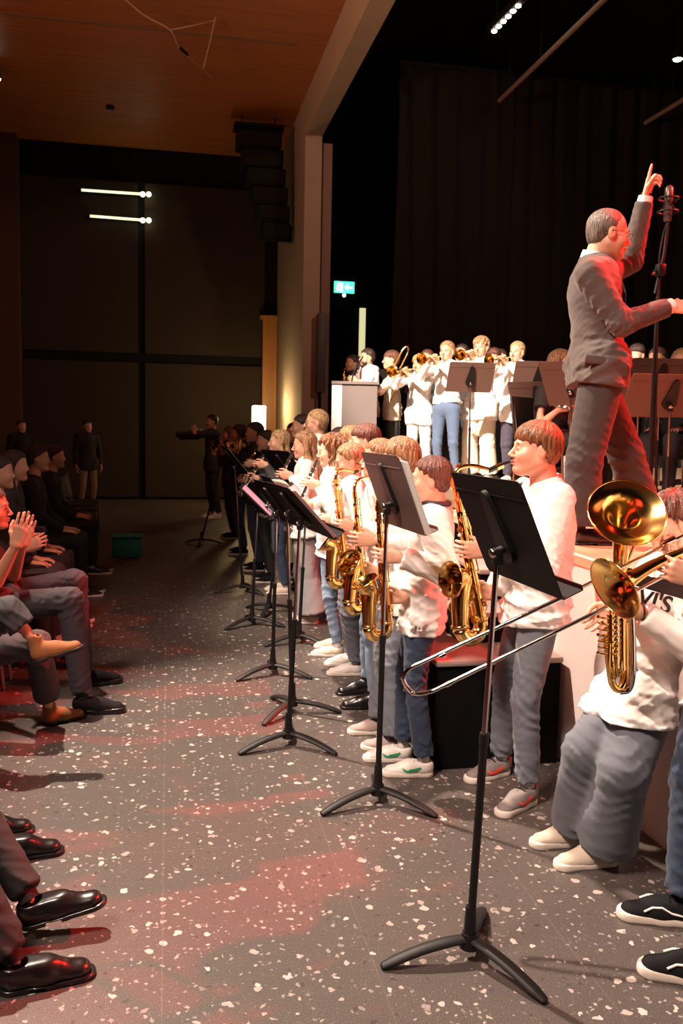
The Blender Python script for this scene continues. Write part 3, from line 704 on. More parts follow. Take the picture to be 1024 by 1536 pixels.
def music_stand(label, base, ctr, az, tilt, rot=0, group=None, w=0.48, hh=0.34, m=DESKM, det=1, tube_m=CHROME, zf=0.0, kn=-0.05, clip=False):
    base = np.asarray(base, float); ctr = np.asarray(ctr, float); R = root('music_stand', base, label, 'music stand', group)
    a, t = radians(az), radians(tilt); wd = np.array([cos(a), sin(a), 0]); n = np.array([-sin(a), cos(a), 0]); u = Z*cos(t)+n*sin(t); nn = np.cross(wd, u)
    back = nn if nn@np.array([cos(a+pi/2), sin(a+pi/2), 0])*1 > 0 else nn   # decide the side facing away from the players
    pf = nn if (nn[2] > 0) else -nn       # face that carries the music looks up
    # rounded-corner plate
    r = 0.02; pts = []
    for (sx, sy) in ((1, 1), (-1, 1), (-1, -1), (1, -1)):
        c = ctr+wd*sx*(w/2-r)+u*sy*(hh/2-r); a0 = {(1, 1): 0, (-1, 1): pi/2, (-1, -1): pi, (1, -1): 1.5*pi}[(sx, sy)]
        for q in np.linspace(a0, a0+pi/2, 5): pts.append(c+wd*r*cos(q)+u*r*sin(q))
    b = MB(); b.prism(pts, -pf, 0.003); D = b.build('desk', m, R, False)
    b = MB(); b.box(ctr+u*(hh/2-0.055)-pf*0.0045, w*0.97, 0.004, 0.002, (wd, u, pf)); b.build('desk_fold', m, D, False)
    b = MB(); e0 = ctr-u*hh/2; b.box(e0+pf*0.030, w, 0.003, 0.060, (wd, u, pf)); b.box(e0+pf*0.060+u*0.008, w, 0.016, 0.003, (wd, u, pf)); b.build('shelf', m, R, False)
    kc = ctr+u*kn-pf*0.006
    b = MB(); teardrop(b, kc, wd, u, -pf, 0.048, 0.021, hh*0.47, 0.014); b.build('bracket', STEELB, R)
    hub = kc-pf*0.032
    b = MB(); b.cyl(kc-pf*0.01, hub, 0.012); b.bbox(hub-Z*0.015, 0.03, 0.03, 0.05, 0.006); b.build('tilt_joint', STEELB, R)
    b = MB(); b.ball(hub-pf*0.014, 0.017, 14, (1, 1, 0.6), (wd, u, pf)); b.build('knob', CHROME, R)
    zt = hub[2]-0.02; zm = base[2]+(zt-base[2])*0.58; bx = np.array([base[0], base[1]])
    top = np.array([hub[0], hub[1], zt]); bot = np.array([base[0], base[1], base[2]+0.07]); mid = bot+(top-bot)*((zm-bot[2])/(zt-bot[2]))
    b = MB(); b.cyl(mid-(top-bot)*0.02, top, 0.0085, 14); b.build('upper_tube', tube_m, R)
    b = MB(); b.tube([bot, mid-(top-bot)*0.03, mid-(top-bot)*0.03, mid], [0.0125, 0.0125, 0.0145, 0.0145], 14); b.tube([bot, bot+Z*0.10], [0.021, 0.016], 14); b.build('lower_tube', STEELB, R)
    b = MB(); b.tube([bot-Z*0.03, bot+Z*0.015], [0.032, 0.025], 14); b.build('hub', STEELB, R)
    for i in range(3):
        q = radians(rot+120*i); d = np.array([cos(q), sin(q), 0]); sd = np.array([-sin(q), cos(q), 0])
        pr = [base+d*x+Z*z for x, z in ((0.012, 0.066), (0.07, 0.062), (0.15, 0.048), (0.225, 0.026), (0.272, 0.010))]
        P_ = crom(pr, 4); b = MB(); rr = np.interp(np.linspace(0, 1, len(P_)), [0, .3, .8, 1], [0.012, 0.0135, 0.0125, 0.009])
        b.tube(P_, rr, 12); b.ball(P_[-1], 0.009, 10); b.v = [v+np.outer((v-base)@sd, sd)*0.65 for v in b.v]; b.build('leg', RUBB, R)
    return R, dict(ctr=ctr, wd=wd, u=u, pf=pf, hub=hub)
def sheet(label, D, w=0.30, h=0.31, off=0.0, m=PAPER, group=None, cnt=4, lift=0.0, name='sheet_music', lines=True, dy=0.0):
    c = D['ctr']+D['wd']*off+D['pf']*(0.004+lift)+D['u']*(-0.01+dy)
    R = root(name, c, label, 'sheet music', group)
    for i in range(cnt):
        b = MB(); cc = c+D['pf']*0.0025*i+D['wd']*0.004*i; n = 9; V = []
        for iy in (0, 1):
            for j in range(n):
                x = (j/(n-1)-0.5)*w; V.append(cc+D['wd']*x+D['u']*(iy-0.5)*h*(1-0.01*i)+D['pf']*(0.010*(1-(2*j/(n-1)-1)**2))*(i/ max(1, cnt-1)))
        V += [v+D['pf']*0.0012 for v in V]
        F = [(j, j+1, n+j+1, n+j) for j in range(n-1)]+[(2*n+j, 3*n+j, 3*n+j+1, 2*n+j+1) for j in range(n-1)]
        F += [(0, n, 3*n, 2*n), (n-1, 3*n-1, 4*n-1, 2*n-1)]+[(j, 2*n+j, 2*n+j+1, j+1) for j in range(n-1)]+[(n+j, n+j+1, 3*n+j+1, 3*n+j) for j in range(n-1)]
        b.add(V, F); b.build('page', m, R, False)
    return R
# ------------------------------------------------------------------ room
def nodes(name):
    m = bpy.data.materials.new(name); m.use_nodes = True; nt = m.node_tree
    return m, nt, nt.nodes['Principled BSDF']
def nn_(nt, t, **k):
    n = nt.nodes.new(t)
    for a, b in k.items(): setattr(n, a, b)
    return n
def terrazzo():
    m, nt, b = nodes('terrazzo'); L = nt.links.new
    geo = nn_(nt, 'ShaderNodeNewGeometry'); pos = geo.outputs['Position']
    base = nn_(nt, 'ShaderNodeTexNoise'); base.inputs['Scale'].default_value = 260; base.inputs['Detail'].default_value = 3; L(pos, base.inputs['Vector'])
    ramp = nn_(nt, 'ShaderNodeValToRGB'); ramp.color_ramp.elements[0].position = 0.35; ramp.color_ramp.elements[0].color = (0.043, 0.035, 0.032, 1); ramp.color_ramp.elements[1].position = 0.68; ramp.color_ramp.elements[1].color = (0.125, 0.103, 0.094, 1)
    L(base.outputs['Fac'], ramp.inputs['Fac']); col = ramp.outputs['Color']
    warp = nn_(nt, 'ShaderNodeTexNoise'); warp.inputs['Scale'].default_value = 38; L(pos, warp.inputs['Vector'])
    wm = nn_(nt, 'ShaderNodeVectorMath', operation='MULTIPLY_ADD'); wm.inputs[1].default_value = (0.035, 0.035, 0); L(warp.outputs['Color'], wm.inputs[0]); L(pos, wm.inputs[2])
    for sc, thr, frac, c in ((110, 0.30, 0.16, (0.17, 0.14, 0.13, 1)), (44, 0.30, 0.19, (0.36, 0.30, 0.27, 1)), (22, 0.31, 0.15, (0.52, 0.43, 0.39, 1)), (30, 0.22, 0.08, (0.03, 0.028, 0.028, 1))):
        v = nn_(nt, 'ShaderNodeTexVoronoi'); v.voronoi_dimensions = '2D'; v.inputs['Scale'].default_value = sc; v.distance = 'EUCLIDEAN'; L(wm.outputs[0], v.inputs['Vector'])
        sp = nn_(nt, 'ShaderNodeSeparateColor'); L(v.outputs['Color'], sp.inputs[0])
        pick = nn_(nt, 'ShaderNodeMath', operation='LESS_THAN'); pick.inputs[1].default_value = frac; L(sp.outputs[0], pick.inputs[0])
        sz = nn_(nt, 'ShaderNodeMath', operation='MULTIPLY_ADD'); sz.inputs[1].default_value = thr*0.75; sz.inputs[2].default_value = thr*0.35; L(sp.outputs[1], sz.inputs[0])
        ins = nn_(nt, 'ShaderNodeMath', operation='LESS_THAN'); L(v.outputs['Distance'], ins.inputs[0]); L(sz.outputs[0], ins.inputs[1])
        mk = nn_(nt, 'ShaderNodeMath', operation='MULTIPLY'); L(pick.outputs[0], mk.inputs[0]); L(ins.outputs[0], mk.inputs[1])
        al = nn_(nt, 'ShaderNodeMath', operation='MULTIPLY_ADD'); al.inputs[1].default_value = 0.6; al.inputs[2].default_value = 0.4; L(sp.outputs[2], al.inputs[0])
        m2 = nn_(nt, 'ShaderNodeMath', operation='MULTIPLY'); L(mk.outputs[0], m2.inputs[0]); L(al.outputs[0], m2.inputs[1])
        mx = nn_(nt, 'ShaderNodeMix', data_type='RGBA'); L(m2.outputs[0], mx.inputs['Factor']); L(col, mx.inputs['A']); mx.inputs['B'].default_value = c; col = mx.outputs['Result']
    # joints between slabs
    sx = nn_(nt, 'ShaderNodeSeparateXYZ'); L(pos, sx.inputs[0]); jo = None
    for ax, off, per in (('X', 0.015, 0.626), ('Y', 0.55, 1.25)):
        a = nn_(nt, 'ShaderNodeMath', operation='ADD'); a.inputs[1].default_value = off; L(sx.outputs[ax], a.inputs[0])
        w = nn_(nt, 'ShaderNodeMath', operation='PINGPONG'); w.inputs[1].default_value = per/2; L(a.outputs[0], w.inputs[0])
        c = nn_(nt, 'ShaderNodeMath', operation='LESS_THAN'); c.inputs[1].default_value = 0.0016; L(w.outputs[0], c.inputs[0])
        if jo is None: jo = c.outputs[0]
        else:
            q = nn_(nt, 'ShaderNodeMath', operation='MAXIMUM'); L(jo, q.inputs[0]); L(c.outputs[0], q.inputs[1]); jo = q.outputs[0]
    jf = nn_(nt, 'ShaderNodeMath', operation='MULTIPLY'); jf.inputs[1].default_value = 0.45; L(jo, jf.inputs[0])
    mx = nn_(nt, 'ShaderNodeMix', data_type='RGBA'); L(jf.outputs[0], mx.inputs['Factor']); L(col, mx.inputs['A']); mx.inputs['B'].default_value = (0.16, 0.13, 0.12, 1)
    L(mx.outputs['Result'], b.inputs['Base Color']); b.inputs['Roughness'].default_value = 0.42; b.inputs['Specular IOR Level'].default_value = 0.35
    return m
def wood(name, c1, c2, sc=1.0, axis='X', rough=0.4, board=None):
    m, nt, b = nodes(name); L = nt.links.new
    geo = nn_(nt, 'ShaderNodeNewGeometry'); mp = nn_(nt, 'ShaderNodeMapping'); L(geo.outputs['Position'], mp.inputs['Vector'])
    mp.inputs['Scale'].default_value = {'X': (0.35*sc, 9*sc, 9*sc), 'Y': (9*sc, 0.35*sc, 9*sc), 'Z': (9*sc, 9*sc, 0.35*sc)}[axis]
    n = nn_(nt, 'ShaderNodeTexNoise'); n.inputs['Scale'].default_value = 1.6; n.inputs['Detail'].default_value = 6; n.inputs['Distortion'].default_value = 0.4; L(mp.outputs[0], n.inputs['Vector'])
    r = nn_(nt, 'ShaderNodeValToRGB'); r.color_ramp.elements[0].position = 0.3; r.color_ramp.elements[0].color = (*c1, 1); r.color_ramp.elements[1].position = 0.72; r.color_ramp.elements[1].color = (*c2, 1)
    L(n.outputs['Fac'], r.inputs['Fac']); L(r.outputs['Color'], b.inputs['Base Color']); b.inputs['Roughness'].default_value = rough
    return m
def concrete(name, c, var=0.12):
    m, nt, b = nodes(name); L = nt.links.new; geo = nn_(nt, 'ShaderNodeNewGeometry')
    n = nn_(nt, 'ShaderNodeTexNoise'); n.inputs['Scale'].default_value = 2.5; n.inputs['Detail'].default_value = 7; L(geo.outputs['Position'], n.inputs['Vector'])
    mx = nn_(nt, 'ShaderNodeMix', data_type='RGBA'); L(n.outputs['Fac'], mx.inputs['Factor']); mx.inputs['A'].default_value = (*[v*(1-var) for v in c], 1); mx.inputs['B'].default_value = (*[v*(1+var) for v in c], 1)
    L(mx.outputs['Result'], b.inputs['Base Color']); b.inputs['Roughness'].default_value = 0.85
    bp = nn_(nt, 'ShaderNodeBump'); bp.inputs['Strength'].default_value = 0.15; L(n.outputs['Fac'], bp.inputs['Height']); L(bp.outputs[0], b.inputs['Normal'])
    return m
def emit(name, c, s):
    m, nt, b = nodes(name); b.inputs['Base Color'].default_value = (*c, 1); b.inputs['Emission Color'].default_value = (*c, 1); b.inputs['Emission Strength'].default_value = s; return m
TERR = terrazzo(); CEILW = wood('orange_plywood', (0.36, 0.105, 0.030), (0.50, 0.165, 0.05), 1.0, 'X', 0.5)
CONC = concrete('concrete', (0.46, 0.36, 0.29)); BLKW = mat('black_wall_paint', (0.004, 0.004, 0.0045), 0.95, spec=0.1); FABR = mat('brown_fabric_panel', (0.034, 0.021, 0.013), 0.8, var=0.08, vscale=1.5)
BLKM = mat('black_metal', (0.006, 0.006, 0.006), 0.7, spec=0.2); STW = wood('stage_wood', (0.40, 0.24, 0.14), (0.55, 0.36, 0.22), 0.8, 'Y', 0.45)
WPAN = mat('white_stage_skirt', (0.74, 0.66, 0.62), 0.75, var=0.05, vscale=3); CURT = mat('black_velvet', (0.013, 0.0100, 0.0102), 0.95, sheen=0.05, bump=0.1, spec=0.1)
REDW = concrete('warm_plaster', (0.10, 0.045, 0.028)); DOORW = wood('door_wood', (0.42, 0.17, 0.06), (0.55, 0.25, 0.09), 1, 'Z', 0.45)
ST = 1.03
def slab(name, lo, hi, m, kind='structure', parent=None):
    lo = np.array(lo, float); hi = np.array(hi, float); return MB().box((lo+hi)/2, *(hi-lo)).build(name, m, parent, False, kind)
slab('floor', (-9.2, -4, -0.12), (2.3, 18.9, 0), TERR)
slab('ceiling', (-9.2, -4, 7.2), (2.3, 18.9, 7.35), CEILW)
slab('wall_left', (-9.3, -4, 0), (-9.15, 18.9, 7.2), REDW)
slab('wall_front', (-9.2, -4.15, 0), (13.2, -4, 7.4), BLKW)
# rear wall of fabric panels in black frames
slab('wall_rear', (-9.2, 18.85, 0), (2.6, 19.0, 7.2), BLKM)
for i, (x0, x1) in enumerate(((-2.89, -0.60), (-0.46, 2.02))):
    for (z0, z1) in ((0.05, 2.86), (3.06, 6.5)): slab('trim_%d' % (i*2+(1 if z0 > 1 else 0)+1), (x0, 18.78, z0), (x1, 18.85, z1), FABR)
slab('wall_rear_left', (-9.2, 18.5, 0), (-2.9, 18.84, 7.2), REDW)
d_ = slab('door_1', (1.98, 18.62, 0), (2.28, 18.77, 3.85), DOORW)
slab('trim_5', (1.92, 18.60, 3.85), (2.29, 18.77, 3.93), DOORW)
# proscenium
slab('wall_right', (2.3, 15.15, 0), (2.59, 18.85, 7.2), CONC)
slab('trim_6', (2.3, -4, 6.55), (2.59, 15.15, 7.35), CONC)
slab('trim_7', (2.62, 15.2, 0), (2.78, 15.3, 6.45), concrete('painted_channel', (0.30, 0.20, 0.17)))
# stage house
slab('wall_stage_floor', (2.3, -4, ST-0.06), (13, 17.1, ST), STW).name = 'floor_stage'
slab('wall_stage_front', (2.3, -4, 0), (2.36, 15.15, ST-0.06), BLKW)
slab('ceiling_stage', (2.59, -4, 7.35), (13, 17.1, 7.45), BLKW)
slab('wall_stage_side', (2.6, 17.0, ST), (13, 17.15, 7.35), BLKW)
slab('wall_stage_back', (13, -4, ST), (13.1, 17.1, 7.35), BLKW)
# apron with white skirt
R = root('stage_apron', (2.1, 1.5, 0), 'low white-skirted stage apron with pale wooden top under the conductor', 'stage platform')
MB().box((2.09, 1.0, ST-0.02), 0.42, 10.0-0.0, 0.04).build('deck', STW, R, False)
b = MB(); V = []; n = 160
ys = np.linspace(-3.9, 3.97, n); rr = random.Random(3)
for z, a in ((0.0, 1.0), (0.35, 0.8), (0.7, 0.6), (ST-0.04, 0.15)):
    V += [(1.885+0.012*a*sin(y*9+1.5*sin(y*3.1)), y, z) for y in ys]
V2 = [(x+0.012, y, z) for x, y, z in V]
F_ = [(k*n+i, k*n+i+1, (k+1)*n+i+1, (k+1)*n+i) for k in range(3) for i in range(n-1)]
b.add(V+V2, F_+[tuple(j+4*n for j in q[::-1]) for q in F_]); b.build('skirt', WPAN, R, 2)
MB().box((1.90, 1.0, ST-0.02), 0.03, 5.96, 0.045).build('edge_trim', WPAN, R, False)
# steps
R = root('stage_steps', (1.55, 4.7, 0), 'black stage steps with worn grey treads behind the tall saxophone boy', 'steps'); zb = 0.0
TRD = mat('worn_grey_carpet', (0.30, 0.235, 0.21), 0.9, bump=0.3, var=0.1)
for x0, x1, y0, y1, z in ((1.24, 1.86, 3.80, 5.6, 0.53), (1.46, 1.86, 4.10, 5.6, 0.69), (1.66, 1.86, 4.40, 5.6, 0.86)):
    MB().box(((x0+x1)/2, (y0+y1)/2, (zb+z)/2-0.012), x1-x0, y1-y0, z-zb-0.022).build('riser_box', BLKW, R, False)
    MB().bbox(((x0+x1)/2, (y0+y1)/2, z-0.014), x1-x0+0.02, y1-y0+0.03, 0.030, 0.010).build('tread', TRD, R); zb = z
# curtains
def curtain(x0, x1, y, z0, z1, lab, seed, m=CURT):
    R = root('stage_curtain', ((x0+x1)/2, y, z0), lab, 'curtain', 'black drapes at the side of the stage'); rs = random.Random(seed)
    n = int((x1-x0)*40); ph = [rs.uniform(0, 6) for _ in range(4)]; V = []; zs = np.linspace(z0, z1, 14)
    for z in zs:
        for i in range(n):
            x = x0+(x1-x0)*i/(n-1); w = 0.05*sin(x*17+ph[0]+0.5*sin(z*1.3+ph[1]))+0.025*sin(x*31+ph[2]+0.4*z)+0.02*sin(x*6+ph[3]); V.append((x+0.02*sin(x*17+z), y+w*(0.7+0.3*(z1-z)/(z1-z0)), z))
    F = [(k*n+i, k*n+i+1, (k+1)*n+i+1, (k+1)*n+i) for k in range(13) for i in range(n-1)]
    b = MB(); b.add(V, F); b.build('drape', m, R, 2)
    MB().box(((x0+x1)/2, y, z1+0.02), x1-x0, 0.06, 0.06).build('track', BLKM, R, False); return R
curtain(3.44, 5.3, 13.3, ST+0.02, 7.1, 'leftmost black velvet drape, its edge beside the dark wing', 1)
curtain(5.25, 8.1, 13.35, ST+0.02, 7.1, 'black velvet drape hanging behind the trumpet players', 2)
curtain(8.05, 12.9, 13.3, ST+0.02, 7.1, 'black velvet drape hanging behind the conductor and microphone', 3)
# pipes, fixtures over the stage
def zpt(px, py, z): return G(px, py, z)
PIPEM = mat('dull_steel', (0.30, 0.22, 0.19), 0.5, 0.3)
for (p0, p1, lab) in (((905, 0), (749, 151), 'long pale steel pipe above the stage, left of the spotlight'), ((1060, 128), (968, 184), 'short steel pipe above the stage at the right edge')):
    a = zpt(*p0, 6.6); e = zpt(*p1, 6.6); a = a+(a-e)*0.15
    R = root('stage_pipe', e, lab, 'pipe'); MB().cyl(a, e, 0.035, 12).build('pipe_tube', PIPEM, R)
    for t in (0.2, 0.6, 0.9): q = a+(e-a)*t; MB().cyl(q, q+Z*0.8, 0.008, 6).build('hanger', BLKM, R)
LAMP = emit('lamp_white', (1.0, 0.86, 0.66), 40.0)
a = zpt(741, 47, 6.75); e = zpt(777, 9, 6.75); R = root('stage_light', a, 'linear stage light with a row of bright round lamps under the black ceiling', 'stage light')
dd = unit(e-a); MB().bbox((a+e)/2+Z*0.06, np.linalg.norm(e-a)+0.25, 0.12, 0.10, 0.015, (dd, np.cross(Z, dd), Z)).build('housing', BLKM, R)
for i in range(6): q = a+(e-a)*i/5; MB().ball(q, 0.035, 12, (1, 1, 0.5)).build('lamp', LAMP, R)
for t in (0.1, 0.9): q = a+(e-a)*t; MB().cyl(q+Z*0.08, q+Z*0.6, 0.01, 6).build('hanger', BLKM, R)
q = zpt(1016, 89, 6.7); R = root('stage_light', q, 'single bright round stage light at the right edge under the black ceiling', 'stage light')
MB().tube([q+Z*0.16, q+Z*0.1, q+Z*0.0], [0.04, 0.075, 0.085], 16).build('housing', BLKM, R); MB().ball(q, 0.06, 12, (1, 1, 0.4)).build('lamp', LAMP, R); MB().cyl(q+Z*0.15, q+Z*0.65, 0.01, 6).build('hanger', BLKM, R)
# exit sign
q = PY(516, 431, 16.9); R = root('exit_sign', q, 'small lit green and white exit sign in the dark wing', 'sign')
MB().bbox(q+np.array([0, 0.03, 0]), 0.42, 0.06, 0.24, 0.008).build('sign_box', BLKM, R)
MB().box(q+np.array([0, -0.004, 0]), 0.40, 0.008, 0.22).build('sign_panel', emit('exit_green', (0.06, 0.75, 0.42), 2.6), R, False)
EW = emit('exit_white', (0.85, 1.0, 0.92), 5.0)
b = MB(); c = q+np.array([-0.09, -0.012, 0]); b.box(c+np.array([0.03, 0, 0]), 0.055, 0.004, 0.17); b.ball(c+np.array([-0.035, 0, 0.07]), 0.016, 8, (1, .2, 1)); b.tube([c+np.array([-0.03, 0, 0.05]), c+np.array([-0.045, 0, -0.005]), c+np.array([-0.02, 0, -0.04]), c+np.array([-0.05, 0, -0.08])], 0.008, 6); b.tube([c+np.array([-0.045, 0, -0.005]), c+np.array([-0.07, 0, -0.05])], 0.008, 6); b.tube([c+np.array([-0.06, 0, 0.02]), c+np.array([-0.03, 0, 0.04]), c+np.array([-0.005, 0, 0.02])], 0.006, 6); b.build('running_figure', EW, R)
b = MB(); c = q+np.array([0.09, -0.012, 0]); b.box(c+np.array([0.02, 0, 0]), 0.1, 0.004, 0.035); b.prism([c+np.array([-0.085, 0, 0]), c+np.array([-0.02, 0, 0.06]), c+np.array([-0.02, 0, -0.06])], (0, 1, 0), 0.003); b.build('arrow', EW, R, False)
q = PY(516, 443, 16.85); MB().ball(q, 0.035, 10).build('lamp', EW, R)
# bright door slit, an emissive strip for light through the gap
p0 = PY(540, 462, 16.93); p1 = PY(547, 521, 16.93); slab('door_slit_1', (p0[0], 16.92, p1[2]-0.8), (p1[0], 16.99, p0[2]), emit('pale_doorlight', (0.75, 0.70, 0.36), 1.0))
# ceiling details in the hall
q = zpt(165, 160, 7.19); R = root('ceiling_spot', q, 'small round black recessed ceiling fitting', 'ceiling light'); MB().cyl(q, q-Z*0.03, 0.075, 20).build('ring', BLKM, R); MB().cyl(q-Z*0.02, q-Z*0.034, 0.05, 20).build('baffle', mat('dark_baffle', (0.004, 0.004, 0.004), 0.9), R)
a = zpt(0, 20, 7.19); e = zpt(430, 66, 7.19); MB().box((a+e)/2+Z*0.004, np.linalg.norm(e-a)+0.3, 0.05, 0.02, (unit(e-a), unit(np.cross(Z, e-a)), Z)).build('trim_8', mat('groove_strip', (0.20, 0.12, 0.07), 0.6), None, False, 'structure')
WIREM = mat('pale_cable', (0.62, 0.42, 0.34), 0.5)
def cpt(px, py, z): return G(px, py, z)
pts = crom([cpt(178, -10, 7.15), cpt(215, 22, 7.0), cpt(255, 45, 6.9), cpt(270, 73, 6.8), cpt(300, 100, 6.8), cpt(320, 118, 6.9)], 6)
R = root('hanging_cable', pts[0], 'thin pale cable with a small clip hanging crookedly below the wooden ceiling', 'cable')
MB().tube(pts, 0.010, 6).build('cable_run', WIREM, R); MB().tube(crom([cpt(255, 45, 6.9), cpt(290, 38, 7.0), cpt(323, 30, 7.15)], 4), 0.008, 6).build('cable_branch', WIREM, R)
MB().tube(crom([cpt(323, 26, 7.15), cpt(315, 62, 7.0), cpt(305, 102, 6.8)], 4), 0.008, 6).build('cable_branch', WIREM, R); MB().tube([cpt(270, 72, 6.8), cpt(281, 82, 6.8)], 0.022, 8).build('clip', BLKM, R)
q = cpt(-6, 118, 7.0); R = root('ceiling_spot', q, 'bright white ceiling lamp cut by the left edge of the picture', 'ceiling light'); MB().tube([q+Z*0.18, q], [0.06, 0.08], 14).build('housing', BLKM, R); MB().ball(q, 0.07, 12, (1, 1, .5)).build('lamp', LAMP, R)
# line array loudspeaker
base = PY(400, 205, 16.4)
R = root('loudspeaker', (1.25, 16.4, 5.0), 'curved black line array loudspeaker hanging from the ceiling by the concrete wall', 'loudspeaker')
for i in range(6):
    z = 6.75-0.31*i; dy = -0.04*i*i*0.6; ang = 0.06*i; ax = (np.array([1, 0, 0]), np.array([0, cos(ang), sin(ang)]), np.array([0, -sin(ang), cos(ang)]))
    bo = MB().bbox((1.62+0.07*i, 16.4+0.02*i, z), 0.80-0.05*i, 0.5, 0.31, 0.03, ax).build('cabinet', BLKM, R)
    MB().box((1.62+0.07*i, 16.14+0.02*i, z-0.01), 0.74-0.05*i, 0.01, 0.22, ax).build('grille', mat('dark_baffle', (0.004,)*3, 0.9), bo, False)
MB().bbox((1.62, 16.4, 6.98), 0.9, 0.5, 0.06, 0.01).build('bumper_frame', BLKM, R)
for s in (-1, 1): MB().cyl((1.62+s*0.3, 16.4, 7.0), (1.62+s*0.3, 16.4, 7.2), 0.012, 8).build('rigging', BLKM, R)
R = root('loudspeaker', (2.72, 15.0, ST), 'slim grey column loudspeaker standing at the proscenium edge', 'loudspeaker')
p0 = PY(482, 470, 15.0); MB().bbox((p0[0], 15.0, (p0[2]+2.2)/2), 0.15, 0.16, p0[2]-2.2, 0.02).build('cabinet', mat('grey_plastic', (0.09, 0.08, 0.085), 0.5), R); MB().cyl((p0[0], 15.0, 2.22), (p0[0], 15.0, ST), 0.02, 10).build('pole', BLKM, R); MB().cyl((p0[0], 15.0, ST), (p0[0], 14.95, ST+0.03), 0.13, 20).build('base', BLKM, R)
# window reflections of linear lights, built as glowing tubes before the rear panels
GL = emit('greenish_reflection', (1.0, 0.98, 0.58), 1.4); GB = emit('greenish_glint', (1.0, 1.0, 0.62), 4.5)
for (x0, y0, x1, y1, lab) in ((122, 285, 212, 291, 'upper of two thin glowing light reflections high on the rear wall'), (135, 324, 212, 330, 'lower of two thin glowing light reflections high on the rear wall')):
    a = PY(x0, y0, 18.66); e = PY(x1, y1, 18.66); R = root('light_reflection', (a+e)/2, lab, 'reflection')
    MB().box((a+e)/2+np.array([0, 0.05, 0]), np.linalg.norm(e-a)+0.2, 0.06, 0.05).build('housing', BLKM, R, False); MB().cyl(a, e, 0.024, 10).build('tube', GL, R)
    for k in (2, 9): q = PY(x1+k+(2 if k > 5 else 0), y1+0.5, 18.64); MB().ball(q, 0.052, 12).build('glint', GB, R)
# lantern
q = PY(388, 628, 17.0); R = root('floor_lamp', (q[0], q[1], 0), 'tall glowing square floor lantern in the far corner', 'lamp'); w = 0.25
MB().bbox((q[0], q[1], q[2]), w, w, 0.50, 0.02).build('lamp_shade', emit('lantern_glow', (1.0, 0.72, 0.34), 9.0), R); MB().cyl((q[0], q[1], 0), (q[0], q[1], q[2]-0.24), 0.025, 10).build('pole', BLKM, R); MB().cyl((q[0], q[1], 0), (q[0], q[1], 0.03), 0.18, 20).build('base', BLKM, R)
# lectern on the stage
q0 = W(506, 576, 9.6); q1 = W(572, 580, 9.6); R = root('lectern', ((q0[0]+q1[0])/2+0.1, (q0[1]+q1[1])/2+0.2, ST), 'grey box lectern with a bright white edge standing on the stage', 'lectern')
cx, cy, zt = (q0[0]+q1[0])/2, (q0[1]+q1[1])/2+0.2, q0[2]
LC = mat('grey_laminate', (0.15, 0.12, 0.115), 0.45); axr = radians(-13); AX = (np.array([cos(axr), sin(axr), 0]), np.array([-sin(axr), cos(axr), 0]), Z)
cL = np.array([cx, cy, 0.0])
MB().box(cL+Z*(ST+zt)/2+AX[0]*0.03, 0.42, 0.45, zt-ST, AX).build('cabinet', LC, R, False)
MB().box(cL+Z*(ST+zt)/2-AX[0]*0.20-AX[1]*0.20, 0.11, 0.06, zt-ST, AX).build('white_edge_panel', WHITE, R, False)
MB().box(cL+Z*(zt+0.015), 0.52, 0.50, 0.03, AX).build('top_board', LC, R, False)
b = MB(); b.tube(crom([cL+np.array([-0.05, 0.0, zt+0.02]), cL+np.array([-0.02, 0, zt+0.15]), cL+np.array([0.08, 0.02, zt+0.32])], 5), 0.009, 8); b.build('gooseneck', BLKM, R)
# teal box
q = G(190, 838); R = root('storage_box', (q[0], q[1]+0.13, 0), 'teal plastic storage box standing on the floor beside the chair row', 'box'); TE = mat('teal_plastic', (0.02, 0.30, 0.40), 0.35)
b = MB(); b.bbox((q[0], q[1]+0.13, 0.125), 0.34, 0.26, 0.25, 0.03); b.build('body', TE, R); MB().bbox((q[0], q[1]+0.13, 0.258), 0.37, 0.29, 0.025, 0.01).build('lid', TE, R)
# ------------------------------------------------------------------ the players
def ft(hpx, tpx, yaw, z=0.0):
    a = G(*hpx, z); b = G(*tpx, z); return (a, math.degrees(atan2(b[1]-a[1], b[0]-a[0]))-yaw)
def dirs(yaw): y = radians(yaw); return np.array([cos(y), sin(y), 0]), np.array([-sin(y), cos(y), 0])
def grip(yaw, A, Bt, t, side, curl=0.5, back=0.085, out=0.035, up=0.0, fd=None):
    f, l = dirs(yaw); s = 1 if side == 'L' else -1; A = np.asarray(A); p = A+(np.asarray(Bt)-A)*t
    return (p-f*back+l*s*out-Z*0.005, (f+Z*up) if fd is None else fd, -l*s+f*0.15, curl, 0.2)
CR = _R0
KW = (SHOEW, RUBW, 'sneaker')
